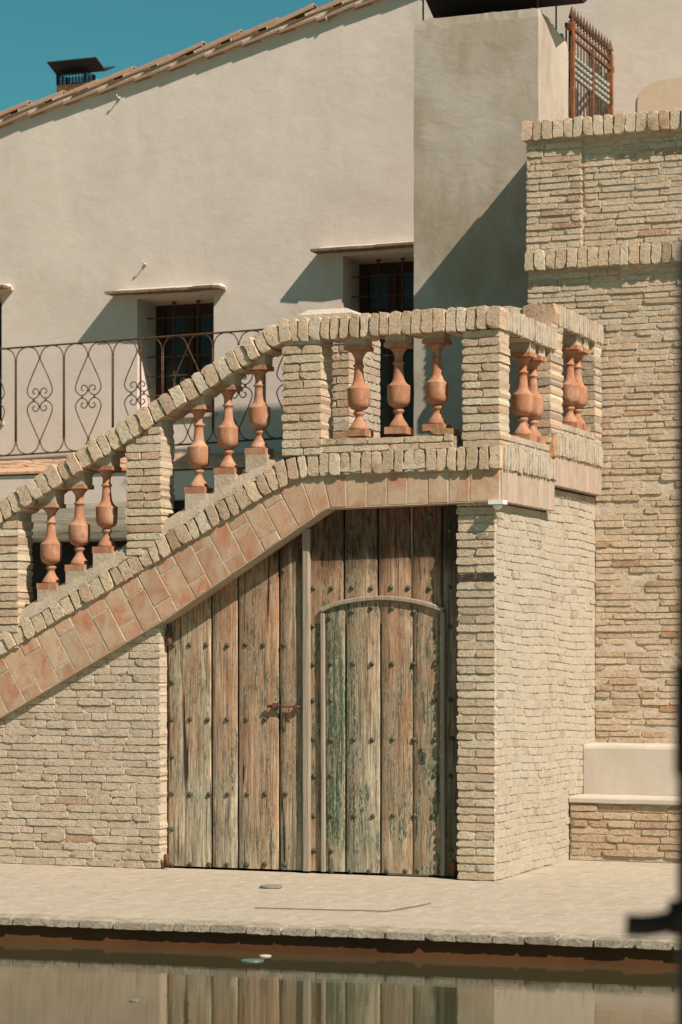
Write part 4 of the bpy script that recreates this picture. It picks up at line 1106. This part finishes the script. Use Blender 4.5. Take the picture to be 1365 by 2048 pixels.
for i in range(nX+1):
    x = LX0+(LX1-LX0)*i/nX
    for y, z in ((YL-.0, zbb), (YL-.012, zbb+.02), (YL-.012, (zbt+zbb)/2), (YL-.010, zbt-.015), (YL, zbt), (YL+.2, zbt-.001), (YL+.2, zbb)):
        vs.append((x, y+.006*nz(x*3, z*9, 1), z+.008*nz(x*1.3, 4, z) if z != zbt-.001 else z))
for i in range(nX):
    for j in range(6): a = i*7+j; fs.append((a, a+7, a+8, a+1))
    fs.append((i*7+6, i*7+13, i*7+7, i*7))
mk('lintel_beam', vs, fs, OLDBEAM, led, True)
MB().box(LX0, LX1, YL+.9, YL+1.0-.52, 0, zbb+.1).build('passage_back', VOID, led)
MB().box(-3.2, LX1, YL+.02, YL+.4, 0, zbb).build('wall', STUCCO, led)

# ================================================================== WROUGHT IRON RAILING
YR = 4.82
rail = thing('railing', (-5, YR, zr), 'brown wrought iron railing with heart-shaped scrolls in front of the house windows', 'railing')
A0 = onY(0, 698, YR); A1 = onY(500, 661, YR); B0 = onY(0, 912, YR); B1 = onY(560, 877, YR)
tz = pl([A0, A1]); bz = pl([B0, B1])
RX0, RX1 = -8.6, -3.0
b = MB().tube([(RX0, YR, tz(RX0)), (RX1, YR, tz(RX1))], .009, 6); b.build('top_rail', IRON, rail)
b = MB().tube([(RX0, YR, bz(RX0)), (RX1, YR, bz(RX1))], .009, 6); b.build('bottom_rail', IRON, rail)
xc0 = onY(177, 780, YR)[0]; P_ = onY(177, 780, YR)[0]-onY(80, 790, YR)[0]
for k in range(-6, 6):
    xc = xc0+k*P_
    if xc-P_/2 < RX0 or xc+P_/2 > RX1: continue
    def pt(u, v): x = xc+u*P_; z0_, z1_ = bz(x), tz(x); return (x, YR, z0_+(z1_-z0_)*v)
    pn = MB(); r_ = .0058
    for sgn in (-1, 1):
        pn.tube([pt(sgn*.487, .13), pt(sgn*.487, .87)], r_*1.05, 5)
        for fl in (0, 1):
            g = lambda u, v: pt(sgn*u, 1-v if fl else v)
            pn.tube(crom([g(.487, .87), g(.475, .92), g(.40, .975), g(.25, .997), g(.10, .975), g(.025, .92), g(0.008, .885)], 4), r_, 5)
            hp = [(0,-375), (40,-285), (85,-180), (112,-95), (100,-45), (60,-12), (20,-28), (4,-60), (12,-92), (38,-105), (60,-85), (56,-62), (40,-58)]
            q = [(u/441., .5+(-v)/985.) for u, v in hp]
            pn.tube(crom([g(u+.006, v+.0) for u, v in q], 4), r_, 5)
    for v in (.885, .115, .5+.06, .5-.06): p = pt(0, v); pn.lathe(p[0], p[1], p[2]-.012, [(0,.008),(.012,.014),(.024,.008)], 6)
    for u in (-.125, .125): p = pt(u, .5); pn.lathe(p[0], p[1], p[2]-.014, [(0,.008),(.012,.012),(.028,.008)], 6)
    pn.build('scroll_panel', IRON, rail, True)
for x in (RX0, -6.9, -5.0, RX1): MB().tube([(x, YR, zf+.02), (x, YR, tz(x))], .009, 6).build('post', IRON, rail)

# ================================================================== SMALL THINGS ON THE DECK AND IN THE POOL
X, Y = onZ(543, 1772.5, .008)
b = MB().lathe(X, Y, 0, [(.002,.074),(.012,.074),(.015,.068),(.013,.060),(.015,.055),(.015,.002)], 24)
tag(b.build('drain_cover', ALUM), 'round grey metal cover lying on the paving in front of the plank door', 'cover')
c = [onZ(510, 1817, 0), onZ(775, 1824, 0), onZ(862, 1808, 0)]; c.append((c[0][0]+c[2][0]-c[1][0], c[0][1]+c[2][1]-c[1][1]))
hat = thing('hatch', ((c[0][0]+c[2][0])/2, (c[0][1]+c[2][1])/2, 0), 'flush paved access hatch with a thin rusty rim near the pool edge', 'hatch')
b = MB()
for p, q in ((c[0], c[1]), (c[1], c[2])):
    p = Vector((*p, .004)); q = Vector((*q, .004)); b.obox((p+q)/2, (q-p)/2, Vector((-(q-p).y, (q-p).x, 0)).normalized()*.0022, (0, 0, .003))
b.build('rim', m_plain('hatch_rim', (.20,.12,.08), .8), hat)
for px, py, r_, mt, lb in ((505, 1920, .065, m_plain('green_plastic', (.10,.16,.12), .4), 'dark green round float disc on the pool water'), (531, 1911, .034, PLASTER, 'small white round float by the dark disc on the pool water'), (270, 2000, .028, m_plain('dull_float', (.22,.20,.16), .6), 'faint grey round float further out on the left of the pool water')):
    X, Y = onZ(px, py, -.138); b = MB().lathe(X, Y, -.147, [(0, r_*.8), (.006, r_), (.010, r_*.97), (.012, r_*.6)], 20); tag(b.build('pool_float', mt), lb, 'float')

# ================================================================== DARK DOOR BESIDE THE CAMERA
def camp(px, py, d): return Vector((CAMX+((px-CX)/FPX*ct-st)*d, CAMY+((px-CX)/FPX*st+ct)*d, HC+(YH-py)/FPX*d))
fd = thing('open_door', tuple(camp(1500, 1300, 4.0).xy)+(0,), 'dark out-of-focus door edge with a lever handle at the right border of the picture', 'door')
p = camp(1361, 1300, 4.0); rt = Vector((ct, st, 0)); fw_ = Vector((-st, ct, 0))
b = MB(); b.obox(Vector((p.x, p.y, 1.11))+rt*.30+fw_*.02, rt*.30, fw_*.02, (0, 0, 1.11)); b.build('leaf', DARKD, fd)
p1_ = camp(1358, 1440, 3.98); b = MB(); b.obox(p1_+rt*.012, rt*.018, fw_*.012, (0, 0, .09)); b.build('lock_plate', DARKD, fd)
h0 = camp(1252, 1850, 3.95); h1 = camp(1300, 1851, 3.95); h2 = camp(1375, 1836, 3.97); h3 = camp(1390, 1836, 4.0)
b = MB().tube(crom([h0, h1, h2, h3], 4), .019, 8); b.tube([h2-rt*.03, h2-rt*.005, h2+rt*.03], .030, 8); b.obox(h2+rt*.03, rt*.030, fw_*.01, (0, 0, .05)); b.build('handle', DARKD, fd, True)
# unseen wall right of the picture, added to shade the dark door
pj = thing('unseen_shade_wall', tuple((p+rt*.9).xy)+(0,), 'plain unseen wall added to shade the open dark door, beyond the right border', 'wall')
b = MB(); b.obox(Vector((p.x, p.y, 1.5))+rt*.85+fw_*-.3, rt*.22, fw_*.6, (0, 0, 1.5)); b.build('shade_block', CEMENT, pj)
